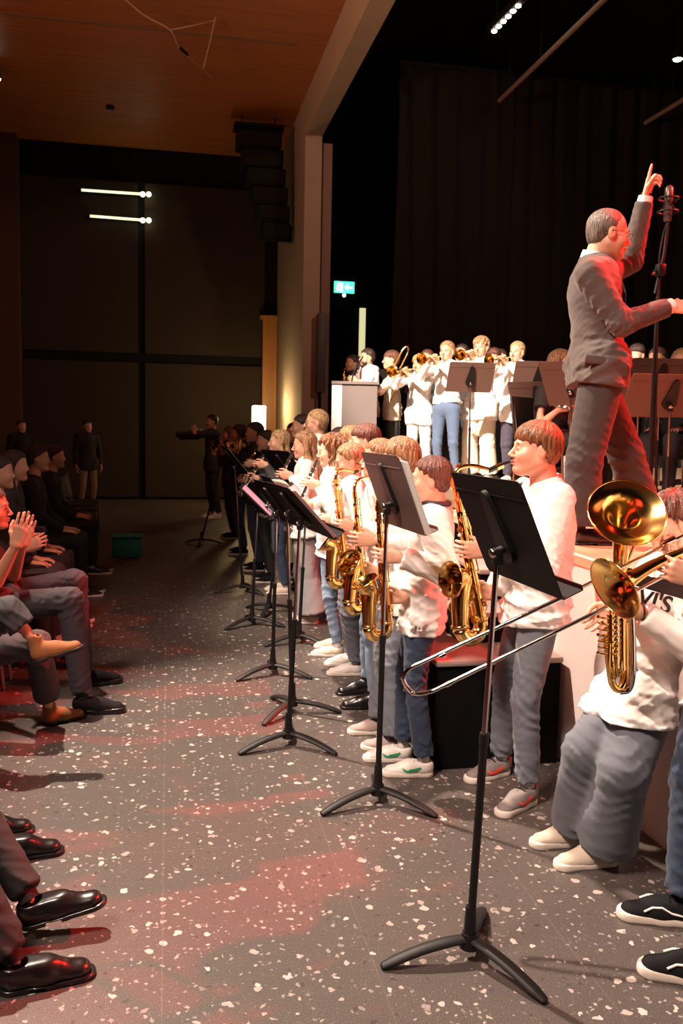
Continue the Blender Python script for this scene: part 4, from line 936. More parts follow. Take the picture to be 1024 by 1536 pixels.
# tall boy with tenor saxophone
yw = 171; A, Bt, Bc = W(682, 727, 3.66), W(724, 952, 3.64), W(675, 869, 3.60)
p = person('boy with brown bowl haircut in white shirt blowing a saxophone, eyes closed', G(790, 1196), 1.66, yw, (WHITE, 'shirt'), JGREY, ('bowl', H_BROWN), 2, fat=0.016, sw=1.0,
    J=dict(H=W(802, 674, 3.70), N=W(820, 733, 3.74), P=W(802, 900, 3.74)), hpitch=3, hem=0.775, closed=True, neck=0.056, pw=0.98, ankw=0.033, seed=5, loose=1.3, slr=1.15,
    feet={'L': ft((800, 1200), (738, 1230), yw), 'R': ft((762, 1158), (706, 1172), yw)}, foot=0.27, shoes=(SHOEG, RUBW, 'sneaker'),
    hL=grip(yw, A, Bt, 0.42, 'L', 0.55), hR=grip(yw, A, Bt, 0.72, 'R'))
for (q, o_, A_, s_, hp) in p['shoes']: swoosh(o_, hp, A_, s_, (1, -1), REDM); MB().box(hp+np.array([0.012, 0, 0.06])*s_@A_, 0.02*s_, 0.05*s_, 0.045*s_, A_).build('heel_patch', REDM, o_, False)
neck_strap(p, STAPE); sax('gold tenor saxophone held by the boy with closed eyes', p['mouth']+p['f']*0.012, A, Bt, Bc, -CR*0.84-cFH*0.54+Z*0.12, 1.12, BRASS)
# dark haired boy
yw = 158; A, Bt, Bc = W(567, 762, 3.86), W(582, 952, 3.86), W(546, 872, 3.83)
p = person('dark haired boy in loose white shirt seen from behind a music stand with green-marked shoes', G(632, 1150), 1.50, yw, (WHITE, 'shirt'), JNAVY, ('short', H_AUB), 2, sw=1.02, bw=1.04,
    J=dict(H=W(645, 720, 4.02), N=W(652, 768, 4.05), P=W(634, 895, 4.04)), hem=0.645, pw=0.95, ankw=0.034, seed=8, loose=1.3, slr=1.4,
    feet={'L': ft((650, 1163), (578, 1162), yw), 'R': ft((618, 1140), (560, 1140), yw)}, foot=0.25, shoes=KW,
    hL=grip(yw, A, Bt, 0.36, 'L', 0.45), hR=grip(yw, A, Bt, 0.7, 'R'))
for (q, o_, A_, s_, hp) in p['shoes']: swoosh(o_, hp, A_, s_, (1, -1), GREEN)
neck_strap(p, STAPE, w=0.02); b = MB(); hl = p['hl']; N_ = p['N']; b.tube([N_+Z*0.045-p['f']*0.0+0.064*(cos(t)*p['f']+sin(t)*p['l'])+Z*0.004*cos(t) for t in np.linspace(0, 2*pi, 25)], 0.014, 8, caps=False); b.build('strap_collar', STAPE, p['R'])
sax('gold saxophone nearest the dark haired boy, its bell lowest of the cluster', p['mouth'], A, Bt, Bc, -CR*0.45+Z*0.85-cFH*0.15, 0.95, BRASS)
# bob hair
yw = 168; A, Bt, Bc = W(532, 741, 4.18), W(545, 912, 4.18), W(523, 842, 4.14)
p = person('child with sandy brown bob hair half hidden behind the second music stand', G(600, 1108), 1.57, yw, (WHITE, 'shirt'), JGREY, ('bowl', H_FAIR), 2, seed=3,
    J=dict(H=W(598, 690, 4.40)), hem=0.70, pw=1.25, ankw=0.045, loose=1.3, feet={'L': ft((612, 1130), (545, 1122), yw), 'R': ft((588, 1098), (528, 1100), yw)}, foot=0.25, shoes=(SHOEP, RUBW, 'sneaker'),
    hL=grip(yw, A, Bt, 0.38, 'L', 0.5), hR=grip(yw, A, Bt, 0.68, 'R'))
sax('gold saxophone in the middle of the cluster of three, bell opening up and left', p['mouth'], A, Bt, Bc, -CR*0.5+Z*0.55-cFH*0.6, 0.92, BRASS)
neck_strap(p, STAPE)
# hidden player with neck reaching over
yw = 170; A, Bt, Bc = W(504, 722, 4.72), W(520, 875, 4.72), W(489, 812, 4.70)
p = person('child with light brown hair mostly hidden behind the bob haired child, skinny light jeans', G(566, 1052), 1.57, yw, (WHITE, 'shirt'), JLIGHT, ('short', H_FAIR), 1, seed=12,
    J=dict(H=W(567, 688, 4.92)), hem=0.75, pw=0.82, feet={'L': ft((572, 1062), (513, 1062), yw), 'R': ft((560, 1038), (505, 1042), yw)}, foot=0.25, shoes=(SHOEK, SHOEK, 'boot'),
    hL=grip(yw, A, Bt, 0.42, 'L', 0.5), hR=grip(yw, A, Bt, 0.7, 'R'))
sax('gold saxophone farthest left of the cluster, its bell seen edge on', p['mouth'], A, Bt, Bc, -CR*0.75+Z*0.65, 0.92, BRASS)
# girl tied hair
yw = 172
p = person('girl with tied back brown hair looking down in white shirt', G(528, 1010), 1.55, yw, (WHITE, 'shirt'), JGREY, ('tied', H_FAIR), 2, seed=15,
    J=dict(H=W(524, 692, 5.35)), hpitch=-14, hem=0.74, pw=1.2, feet={'L': ft((545, 1012), (486, 1012), yw), 'R': ft((538, 996), (488, 998), yw)}, foot=0.25, shoes=KW,
    hL=(W(497, 778, 5.2), -CR-Z*0.3, cFH-Z*0.3, 0.4), hR=(W(520, 800, 5.3), -CR-Z*0.5, cFH, 0.6))
neck_strap(p, STAPE)
def clar(p, px, py, d, **k):
    return clarinet(k.get('label'), p['mouth']-p['f']*0.01, W(px, py, d), k.get('group'))
def cgrip(yw, M, E_, t, side): return grip(yw, M, E_, t, side, 0.55, 0.075, 0.02)
def clplayer(label, clabel, foot, h, yw, head, d, top, pants, hair, cpx, det=1, **k):
    H = W(head[0], head[1], d); hs = (0.1*h+0.062)/0.235; f, l = dirs(yw); M = H+f*0.098*hs-Z*0.064*hs; E_ = W(cpx[0], cpx[1], d-0.12)
    E_ = M+unit(E_-M)*0.62 if not k.get('fl') else E_
    p = person(label, foot, h, yw, top, pants, hair, det, J=dict(H=H), hL=cgrip(yw, M, E_, 0.36, 'L'), hR=cgrip(yw, M, E_, 0.66, 'R'), **{a: b for a, b in k.items() if a != 'fl'})
    clarinet(clabel, M+f*0.005, E_); return p
def under(px, py, d, z=0.0): q = W(px, py, d); return np.array([q[0], q[1], z])
clplayer('girl with long frizzy brown hair and white top playing the nearest clarinet', 'black clarinet with silver keys nearest the camera', under(500, 675, 6.1), 1.60, 165, (497, 677), 6.05, (WHITE, 'shirt'), JLIGHT, ('frizzy', H_BROWN), (463, 722), 2, pw=0.85, seed=21, shoes=(SHOEC, RUBW, 'sneaker'), hpitch=-4, ehL=-Z-0.3*CR)
clplayer('girl with long straight light brown hair in wide grey trousers playing a clarinet', 'black clarinet held by the girl in wide grey trousers', under(462, 668, 7.1), 1.60, 172, (456, 668), 7.1, (WHITE, 'shirt'), JPALE, ('long', H_FAIR), (423, 712), 1, pw=1.7, ankw=0.05, seed=22, shoes=(SHOEC, RUBW, 'sneaker'), hpitch=-5)
clplayer('blond long haired girl playing in the shade beside the dark stand', 'black clarinet held by the blond girl', under(420, 665, 8.3), 1.60, 178, (418, 663), 8.3, (DARKC, 'shirt'), JNAVY, ('long', H_BLOND), (392, 690), 1, seed=23, shoes=(SHOEC, RUBW, 'sneaker'))
for lab, hx, hy, d, h, yw, hr, top in (
    ('tall man with short ginger hair, dark bow collar and white shirt behind the clarinet girls', 474, 634, 8.0, 1.82, 172, ('crop', H_BLOND), WHITE),
    ('young man with dark hair in dark top just left of the tall ginger man', 452, 640, 8.7, 1.74, 175, ('short', H_DARK), DARKC),
    ('person with brown hair in dark top farthest back by the concrete wall', 440, 650, 9.6, 1.66, 178, ('short', H_DARK), GREYC),
    ('boy with short dark brown hair and pale shirt behind the sandy haired child', 546, 662, 5.9, 1.63, 170, ('bowl', H_AUB), WHITE),
    ('child with blond hair in the second row right of the frizzy haired girl', 523, 662, 6.5, 1.6, 172, ('short', H_BLOND), WHITE),
    ('child with dark hair barely showing above the frizzy haired girl', 508, 662, 7.2, 1.62, 172, ('short', H_DARK), CREAM)):
    p = person(lab, under(hx+6, hy, d), h, yw, (top, 'shirt'), JNAVY, hr, 1, J=dict(H=W(hx, hy, d)), seed=int(hx), shoes=(SHOED, RUBW, 'sneaker'), hL=(W(hx-22, hy+70, d-0.1), -CR+Z*0.3, cFH, 0.6), hR=(W(hx-18, hy+85, d+0.1), -CR+Z*0.3, -cFH, 0.6))
    if hx == 474: neck_strap(p, STAPE, w=0.02); b = MB(); hl = p['hl']; [b.tube([hl((0.098, s*(0.031+0.02*cos(t)), 0.016*sin(t))) for t in np.linspace(0, 2*pi, 17)], 0.0015, 6, caps=False) for s in (-1, 1)]; [b.tube([hl((0.098, s*0.05, 0.004)), hl((0.0, s*0.082, 0.006))], 0.0015, 6) for s in (-1, 1)]; b.build('glasses', EBON, p['R'])
# far players in shade
def far(lab, hx, hy, d, h, yw, hr, top=DARKC, pants=JNAVY, hands=None, **k):
    q = W(hx, hy, d)
    hl_ = hands or ((W(hx-15, hy+20, d-0.1), -CR, cFH, 0.6), (W(hx-12, hy+28, d+0.1), -CR, -cFH, 0.6))
    return person(lab, under(hx+2, hy, d), h, yw, (top, 'shirt'), pants, hr, 0, J=dict(H=q), hL=hl_[0], hR=hl_[1], shoes=k.pop('shoes', (SHOED, RUBW, 'sneaker')), **k)
p = far('dark haired player in black with raised arms beside the glowing lantern', 381, 649, 9.6, 1.66, 180, ('short', H_DARK), BLACKC); trumpet('trumpet held level by the dark haired player beside the lantern', p['mouth'], W(350, 668, 9.2)-p['mouth'])
p = far('player in black with long dark hair, second from the lantern', 357, 651, 10.8, 1.64, 180, ('long', H_DARK), BLACKC); trumpet('trumpet of the long dark haired player in black', p['mouth'], W(340, 664, 10.4)-p['mouth'])
p = far('player in black with long brown hair beside the lone man at the far end', 343, 652, 12.3, 1.62, 180, ('long', H_AUB), BLACKC, BLACKC); trumpet('trumpet of the farthest long haired player', p['mouth'], W(328, 664, 12)-p['mouth'])
p = far('player in black bending over a stand between lantern and blond girl', 398, 662, 8.9, 1.6, 180, ('short', H_DARK), BLACKC, BLACKC, ((W(382, 694, 8.6), -CR-Z*0.3, cFH, 0.6), (W(374, 716, 8.8), -CR-Z*0.3, -cFH, 0.6)))
clarinet('black clarinet of the player bending beside the blond girl', p['mouth'], W(366, 715, 8.6))
p = far('lone man at the far end with one arm stretched out to the left', 315, 643, 15.1, 1.80, 195, ('short', H_DARK), GREYC, DARKC, ((W(292, 648, 14.9), -CR*0.8+Z*0.6, cFH, 0.6), (W(277, 652, 15.1), CR*0.4+Z*0.6, -cFH, 0.6)), J=None) if False else person('lone man at the far end of the row with arms raised and dark waistcoat', G(318, 777), 1.78, 200, (GREYC, 'shirt'), DARKC, ('short', H_DARK), 0, hL=(W(292, 650, 14.8), Z-CR*0.3, cFH, 0.6), hR=(W(300, 656, 15.3), Z, -cFH, 0.6), J=dict(EL=W(268, 652, 15.0), ER=W(272, 655, 15.4)), shoes=KW)

# ------------------------------------------------------------------ horn boy and trombonist
yw = 172
p = person('boy with reddish brown hair leaning on the stage edge, face hidden behind a horn bell', (1.66, 3.0, 0), 1.52, yw, (WHITE, 'tee'), JGREY, ('messy', H_AUB), 2, sleeve='long', seed=31, loose=1.3, bw=1.12, slr=1.3,
    J=dict(H=W(1008, 783, 3.22), N=W(1015, 850, 3.22), P=W(958, 1035, 3.20), KL=W(935, 1160, 2.98), KR=W(880, 1128, 3.12)), hpitch=-8, hem=0.56, pw=1.55, ankw=0.048, cuff=0.02, wr=0.8,
    feet={'L': ft((925, 1293), (852, 1300), yw), 'R': ft((885, 1262), (814, 1268), yw)}, foot=0.265, shoes=(SHOEC, RUBW, 'sneaker'),
    hL=(W(962, 918, 2.93), unit(-CR-Z*0.1), cFH, (0.9, 0.9, 0.9, 0.9), 0.6), hR=(W(922, 905, 3.02), unit(-CR*0.6-Z*0.8+cFH*0.1), -cFH*0.6-CR*0.5, 0.5), eh='')
HK = p
b = MB(); b.tube([W(962, 918, 2.93)+0.03*(cos(t)*cFH+sin(t)*Z) for t in np.linspace(0, 2*pi, 17)], 0.004, 6, caps=False); b.build('wristband', STAPE, p['R'])
# chest print
def text_mesh(s, size):
    cu = bpy.data.curves.new('t', 'FONT'); cu.body = s; cu.size = size; cu.extrude = 0.0015; cu.offset = size*0.02; cu.align_x = 'CENTER'; cu.align_y = 'CENTER'
    ob = bpy.data.objects.new('t', cu); COL.objects.link(ob); dg = bpy.context.evaluated_depsgraph_get(); me = ob.evaluated_get(dg).to_mesh()
    V = np.array([v.co[:] for v in me.vertices]); F = [tuple(q.vertices) for q in me.polygons]; ob.evaluated_get(dg).to_mesh_clear(); bpy.data.objects.remove(ob); bpy.data.curves.remove(cu); return V, F
tx = unit(CR*0.97-Z*0.26+cFH*0.10); tn = unit(-cFH-CR*0.25+Z*0.05); ty = unit(np.cross(tn, tx)); tn = np.cross(tx, ty); o_ = W(976, 892, 2.975)
INK = mat('black_print', (0.015, 0.013, 0.014), 0.7)
Vt, Ft = text_mesh("LEVI'S", 0.085); q = Vt.copy(); MB().add(o_+tx*0+np.outer(q[:, 0]-0.02, tx)+np.outer(q[:, 1]-0.022, ty)+np.outer(q[:, 2], tn), Ft).build('chest_lettering', INK, p['R'], False)
MB().prism([o_+tx*a+ty*c for a, c in ((-0.17, 0.015), (0.12, 0.015), (0.125, 0.065), (0.06, 0.070), (-0.02, 0.06), (-0.10, 0.070), (-0.175, 0.065))][::1], tn, 0.002).build('chest_mark', INK, p['R'], False)
# baritone horn
def baritone():
    d = 2.93; c = W(940, 768, d-0.06); R = root('baritone_horn', W(938, 1030, d), 'gold baritone horn with large open bell facing up in front of the leaning boy', 'baritone horn')
    ax = unit(Z*0.62-cFH*0.72-CR*0.06)
    s0 = W(931, 880, d+0.02); ctl = [W(938, 1005, d+0.03), W(936, 940, d+0.03), s0, W(930, 838, d), c-ax*0.07, c]
    pth = crom(ctl, 10); t = np.linspace(0, 1, len(pth)); rad = 0.016+0.012*t+0.006*t**2+0.094*np.clip((t-0.70)/0.30, 0, 1)**2.4
    b = MB(); horn(b, pth, rad, 48, 0.0018, len(pth)-6); b.build('bell', BRASS, R, 2)
    b = MB(); e = crom([W(938, 1000, d+0.03), W(936, 1022, d+0.01), W(928, 1034, d), W(918, 1024, d), W(912, 985, d), W(908, 950, d)], 6); b.tube(e, np.linspace(0.017, 0.011, len(e)), 16); b.build('main_bow', BRASS, R)
    b = MB(); b.tube(crom([W(946, 905, d-0.02), W(949, 960, d-0.02), W(949, 1010, d-0.02), W(943, 1034, d-0.01), W(930, 1038, d-0.01)], 6), 0.0105, 14); b.build('outer_branch', SILVER, R)
    for i in range(3):
        x = 915+8.5*i; q = W(x, 935+3*i, d-0.06); b = MB(); b.cyl(q-Z*0.14+CR*0.01, q+Z*0.03, 0.0125, 14); b.cyl(q+Z*0.03, q+Z*0.055, 0.0045, 8); disc(b, q+Z*0.058, Z, 0.0105, 0.004); disc(b, q+Z*0.028, Z, 0.0145, 0.006); disc(b, q-Z*0.14+CR*0.01, Z, 0.0145, 0.008); b.build('valve', BRASS if i != 1 else SILVER, R)
    b = MB()
    for i in range(7):
        y = 925+i*9; b.tube(crom([W(897, y, d-0.05), W(903, y+2, d-0.06), W(925, y+3, d-0.07), W(932, y, d-0.06)], 4), 0.0035, 8); b.ball(W(897+6*(i % 3), y, d-0.05), 0.007, 8); b.ball(W(924, y+4, d-0.08), 0.006, 8)
    for k in range(4): b.tube(crom([W(914+6*k, 965, d-0.07+0.02*(k % 2)), W(913+6*k, 1000, d-0.07), W(917+5*k, 1022-4*k, d-0.06), W(920+5*k, 1000, d-0.05), W(919+5*k, 968, d-0.05)], 5), 0.0058, 10)
    b.build('valve_slides', BRASS, R)
    b = MB(); m_ = HK['mouth']; b.tube(crom([W(925, 1000, d), W(917, 920, d), W(930, 872, d+0.08), m_-HK['f']*-0.06-Z*0.02], 6), 0.006, 10); b.build('leadpipe', BRASS, R); MB().tube([m_+HK['f']*0.065-Z*0.02, m_+HK['f']*0.03, m_+HK['f']*0.004], [0.006, 0.008, 0.014], 12).build('mouthpiece', SILVER, R)
baritone()
yw = 175
p = person('player at the right edge in open white shirt and dark blue jeans holding a trombone', W(1085, 1350, 2.72)*np.array([1, 1, 0]), 1.68, yw, (WHITE, 'shirt'), JNAVY, ('short', H_BROWN), 2, seed=41, loose=1.5, slr=1.2, bw=1.05, hem=0.70, sw=1.0,
    feet={'L': ft((1062, 1372), (920, 1366), yw), 'R': ft((1120, 1480), (1002, 1482), yw)} if False else {'L': ft((1100, 1478), (1000, 1462), yw), 'R': ft((1052, 1386), (922, 1372), yw)}, foot=0.28, shoes=(SHOED, RUBW, 'sneaker'), pw=1.15, ankw=0.036,
    hL=(W(1048, 868, 2.68), unit(-CR+Z*0.3), cFH, 0.8), hR=(W(1050, 822, 2.88), unit(-CR-Z*0.2), -cFH*0.3+Z*0.5, 0.7), hem_=0)
for (q, o_, A_, s_, hp) in p['shoes']:
    b = MB()
    for sd in (1, -1): b.tube([hp+np.array([x*s_, sd*0.0425*s_*(1-0.35*max(0, (z-0.05)/0.04)), z*s_])@A_ for x, z in ((0.02, 0.056), (0.06, 0.040), (0.10, 0.046), (0.13, 0.060), (0.16, 0.058), (0.185, 0.044))], 0.0035*s_, 6)
    b.build('side_stripe', WHITE, o_)
def trombone():
    R = root('trombone', W(925, 925, 2.75), 'trombone with silver slide stretching across the picture and brass bell at the right', 'trombone')
    d0, d1 = 2.86, 2.86
    a = W(640, 998, d0); e = W(1090, 786, d1); u = unit(e-a)
    lo = W(640, 1036, d0+0.0); dn = lo-a; dn = unit(dn-u*(dn@u)); 
    top = [W(x, y, 2.86) for x, y in ((632, 994), (1100, 766))]; bot = [W(x, y, 2.86) for x, y in ((648, 1037), (1100, 808))]
    b = MB(); b.cyl(top[0], W(850, 893, 2.86), 0.0070, 16); b.cyl(bot[0], W(905, 913, 2.86), 0.0070, 16); b.build('outer_slide', SILVER, R)
    b = MB(); b.cyl(W(840, 897, 2.86), top[1], 0.0062, 14); b.cyl(W(900, 915, 2.86), bot[1], 0.0062, 14); b.build('inner_slide', SILVER, R)
    b = MB(); pts = crom([top[0], W(614, 1003, 2.86), W(605, 1018, 2.86), W(613, 1034, 2.86), W(626, 1041, 2.86), bot[0]], 8); b.tube(pts, 0.0075, 16); b.ball(W(619, 1040, 2.855), 0.008, 10); b.cyl(W(605, 1016, 2.855), W(602, 1019, 2.85), 0.005, 8); b.tube([W(622, 1034, 2.86), W(627, 1024, 2.86)], 0.004, 8); b.build('slide_bow', SILVER, R)
    b = MB(); b.cyl(W(1000, 814, 2.86), W(1006, 848, 2.86), 0.006, 10); b.tube([W(992, 817, 2.86), W(1012, 808, 2.86)], 0.011, 14); b.tube([W(998, 852, 2.86), W(1018, 844, 2.86)], 0.011, 14); b.tube([W(660, 985, 2.86), W(668, 981, 2.86)], 0.0092, 14); b.tube([W(668, 1028, 2.86), W(676, 1024, 2.86)], 0.0092, 14); b.build('slide_brace', SILVER, R)
    c = W(921, 883, 2.66); ax = unit(-CR*0.84-Z*0.42-cFH*0.33)
    ctl = [W(1120, 790, 2.74), W(1040, 822, 2.72), W(985, 845, 2.70), c-ax*0.055, c]
    pth = crom(ctl, 10); t = np.linspace(0, 1, len(pth)); rad = 0.010+0.022*t**1.5+0.072*np.clip((t-0.62)/0.38, 0, 1)**2.6
    b = MB(); horn(b, pth, rad, 48, 0.0015, len(pth)-6); b.build('bell', BRASS, R, 2)
    b = MB(); b.tube(crom([W(1120, 790, 2.74), W(1200, 755, 2.76), W(1215, 775, 2.80), W(1180, 800, 2.86), W(1100, 808, 2.86)], 6), 0.009, 14); b.build('tuning_slide', BRASS, R)
    b = MB(); b.tube([top[1]+u*0, top[1]+u*0.05], [0.0065, 0.012], 12); b.build('mouthpiece', SILVER, R)
trombone()

# ------------------------------------------------------------------ conductor
yw = -6; zs = ST
Bc_ = W(890, 812, 4.5)
p = person('balding conductor in brown-grey suit pointing up with one hand, seen from the side', (Bc_[0]+0.1, Bc_[1], zs), 1.82, yw, (SUIT, 'suit'), SUITT, ('bald', H_GREY), 2, fat=0.0, sw=1.10, bw=1.0, seed=51, loose=0.7, slr=1.10, skin=SKIN,
    J=dict(H=W(912, 352, 4.50), N=W(890, 396, 4.52), P=W(895, 548, 4.52), SR=W(884, 412, 4.36), SL=W(915, 405, 4.72), ER=W(932, 486, 4.30), EL=W(946, 392, 4.74), KR=W(876, 690, 4.42), KL=W(938, 680, 4.62)),
    hpitch=-6, hem=1.61+(651-583)*4.5/1300, pw=1.35, ankw=0.042, cuff=0.03, twist=-8, foot=0.29, shoes=(SHOEK, SHOEK, 'dress'),
    feet={'R': (np.array([*W(852, 812, 4.45)[:2], zs]), -8), 'L': (np.array([*W(955, 800, 4.72)[:2], zs]), 5)},
    hR=(W(1003, 460, 4.35), unit(CR+Z*0.02), -Z*0.5+cFH*0.8, (0.35, 0.9, 1.0, 1.1), 0.8), hL=(W(967, 300, 4.70), unit(CR*0.22+Z), unit(CR*0.7-cFH*0.5), (0.02, 1.0, 1.1, 1.1), 0.2), ehR=-Z, neck=0.056)
hl = p['hl']
b = MB(); b.tube([hl((0.099, s*(0.031), 0)) if False else hl((0.101, s*(0.031+0.022*cos(t)), -0.002+0.015*sin(t))) for s in (-1,) for t in np.linspace(0, 2*pi, 17)], 0.0012, 6, caps=False); b.tube([hl((0.101, (0.031+0.022*cos(t)), -0.002+0.015*sin(t))) for t in np.linspace(0, 2*pi, 17)], 0.0012, 6, caps=False)
for s in (-1, 1): b.tube([hl((0.10, s*0.052, 0.003)), hl((0.03, s*0.078, 0.006)), hl((-0.015, s*0.085, 0.002))], 0.0015, 6)
b.build('glasses', EBON, p['R'])
f, l, N_ = p['tf'], p['tl'], p['N']
for q, wd in (('L', unit(W(967, 300, 4.70)-p['EL']['L'])), ('R', unit(W(1003, 460, 4.35)-p['EL']['R']))):
    MB().tube([p['WR'][q]-wd*0.035, p['WR'][q]+wd*0.018], [0.040, 0.037], 18).build('shirt_cuff', WHITE, p['R'])
MB().tube([p['WR']['L']+unit(W(967, 300, 4.7)-p['EL']['L'])*x for x in (0.022, 0.034)], 0.029, 16).build('wristwatch', EBON, p['R'])
ch = N_+f*0.128-Z*0.12
for s in (-1, 1):
    pts = [N_+l*s*0.055+f*0.02+Z*0.03, N_+l*s*0.10+f*0.10-Z*0.05, N_+l*s*0.115+f*0.135-Z*0.16, N_+l*s*0.02+f*0.165-Z*0.34, N_+l*s*0.03+f*0.155-Z*0.20, N_+l*s*0.035+f*0.085-Z*0.02]
    MB().prism(pts, f, 0.006).build('lapel', SUITD, p['R'], False)
MB().prism([N_+l*0.02+f*0.085, N_-l*0.02+f*0.085, N_-l*0.035+f*0.168-Z*0.30, N_+f*0.17-Z*0.34, N_+l*0.035+f*0.168-Z*0.30], f, 0.004).build('necktie', mat('dark_red_tie', (0.10, 0.01, 0.012), 0.5), p['R'], False)
pc = W(892, 532, 4.30)
MB().bbox(W(898, 540, 4.318), 0.15, 0.045, 0.042, 0.010, (unit(CR-Z*0.1), cFH, unit(Z+CR*0.1))).build('pocket_flap', SUIT, p['R'])
# microphone stand
R = root('microphone_stand', (*W(984, 780, 5.2)[:2], ST), 'tall black microphone stand with large microphone beside the conductor', 'microphone stand')
b0 = np.array([*W(984, 780, 5.2)[:2], ST]); k0 = W(989, 420, 5.2)
b0t = np.array([k0[0], k0[1], ST]); MB().cyl(b0t+Z*0.02, W(988, 408, 5.2), 0.011, 12).build('pole', STEELB, R); MB().cyl(W(983, 560, 5.2)*np.array([1, 1, 0])+Z*(ST+0.05), W(983, 560, 5.2), 0.015, 12).build('lower_pole', STEELB, R)
MB().tube([W(982, 440, 5.2), W(996, 380, 5.2), W(1002, 325, 5.2)], 0.010, 10).build('boom_arm', STEELB, R); b = MB(); b.bbox(W(990, 405, 5.19), 0.05, 0.05, 0.07, 0.01); b.cyl(W(978, 412, 5.15), W(984, 404, 5.19), 0.008, 8); b.build('clutch', STEELB, R)
mc = W(1002, 306, 5.2); mic = MB().tube([mc-Z*0.10, mc-Z*0.09, mc+Z*0.02, mc+Z*0.03, mc+Z*0.09, mc+Z*0.105], [0.018, 0.024, 0.024, 0.026, 0.024, 0.010], 16).build('microphone_body', mat('mic_grey', (0.16, 0.12, 0.11), 0.35, 0.6), R)
b = MB()
for z, r in ((-0.045, 0.058), (0.03, 0.058)): b.tube([mc+Z*z+r*np.array([cos(t), sin(t), 0]) for t in np.linspace(0, 2*pi, 25)], 0.005, 8, caps=False)
for i in range(8): t = i*pi/4; b.tube([mc+Z*0.03+0.058*np.array([cos(t), sin(t), 0]), mc-Z*0.01+0.024*np.array([cos(t+.3), sin(t+.3), 0]), mc-Z*0.045+0.058*np.array([cos(t+.6), sin(t+.6), 0])], 0.0025, 6)
b.build('shock_mount', STEELB, R)
MB().tube(crom([mc-Z*0.10, W(994, 352, 5.19), W(988, 390, 5.17), W(987, 450, 5.18), W(985, 560, 5.18), W(983, 700, 5.16), b0t+np.array([0.05, -0.05, 0.01])], 6), 0.004, 6).build('cable', STEELB, R)
for i in range(3): t = i*2*pi/3+0.4; MB().tube([b0t+Z*0.10, b0t+np.array([cos(t)*0.30, sin(t)*0.30, 0.012])], 0.010, 8).build('leg', STEELB, R)
R = root('microphone_stand', W(897, 760, 6.0)*np.array([1, 1, 0])+Z*ST, 'low slender black stand on the stage right of the mic stand', 'microphone stand') if False else None
# ------------------------------------------------------------------ music stands on the floor
fl = {}
def flr(key, label, base, ctr, az, tilt, rot, **k): fl[key] = music_stand(label, base, ctr, az, tilt, rot, **k)[1]
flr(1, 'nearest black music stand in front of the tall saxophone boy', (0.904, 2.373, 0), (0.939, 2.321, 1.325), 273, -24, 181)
flr(2, 'second nearest music stand with white sheets sticking out, before the dark haired boy', (0.888, 3.493, 0), (0.922, 3.522, 1.345), 275, -21, 199, m=mat('lit_powder_coat', (0.10, 0.062, 0.055), 0.55, bump=0.2, bscale=900))  # lighter brown copy of the desk coat, beam light painted in
flr(3, 'third music stand from the camera, black desk tilted steeply and loaded with pink-edged folders', (0.60, 4.22, 0), W(448, 764, 4.25), 277, -43, 201)
flr(4, 'fourth music stand, its pole hidden behind the third stand and its base just beyond', (0.69, 4.72, 0), W(431, 752, 4.78), 277, -38, 228)
flr(5, 'music stand whose base stands left of the third stand base and farther back', (0.67, 5.48, 0), W(415, 754, 5.5), 278, -36, 208)
flr(6, 'music stand with pink sheet in front of the frizzy haired clarinet girl', (0.96, 6.26, 0), W(457, 750, 6.3), 256, -46, 195)
flr(7, 'music stand with a lilac sheet tilted toward the dark players', (0.67, 6.89, 0), W(384, 750, 6.9), 262, -46, 215)
flr(8, 'black music stand before the blond haired girl, seen against her top', (0.86, 7.35, 0), W(427, 699, 7.35), 292, -38, 10)
flr(9, 'dark music stand beside the dark haired players by the lantern', (0.71, 8.3, 0), W(352, 690, 8.3), 274, -40, 70)
flr(10, 'farthest dark music stand in front of the lone man', (0.45, 11.7, 0), W(334, 674, 11.7), 274, -35, 20)
sheet('white sheets jutting past the right side of the second stand desk', fl[2], 0.34, 0.31, 0.095, PAPER, cnt=5)
sheet('small booklet lying on the nearest stand, its corner showing at the shelf', fl[1], 0.30, 0.26, 0.05, PAPERP, cnt=2, dy=-0.03)  # pink here stands for red light falling on the pages
sheet('thick open folder with pink edges on the third stand', fl[3], 0.44, 0.31, 0.0, PAPERP, cnt=5)
sheet('white loose page rising above the third stand', fl[3], 0.30, 0.30, -0.05, PAPER, cnt=2, lift=0.02, dy=0.02)
sheet('thin pink-edged booklet on the fourth stand', fl[4], 0.32, 0.30, 0, PAPERP, cnt=3)
sheet('pale booklet on the stand left of the third stand base', fl[5], 0.32, 0.30, 0, PAPER, cnt=3)
sheet('large pink sheet in front of the frizzy haired girl', fl[6], 0.40, 0.30, 0, PAPERP, cnt=3)
sheet('lilac sheet on the stand before the dark players', fl[7], 0.40, 0.31, 0, mat('lilac_paper', (0.62, 0.45, 0.62), 0.8), cnt=3)  # pages are evenly lilac
sheet('dim sheet on the stand by the dark haired players', fl[9], 0.3, 0.3, 0, PAPER, cnt=2)

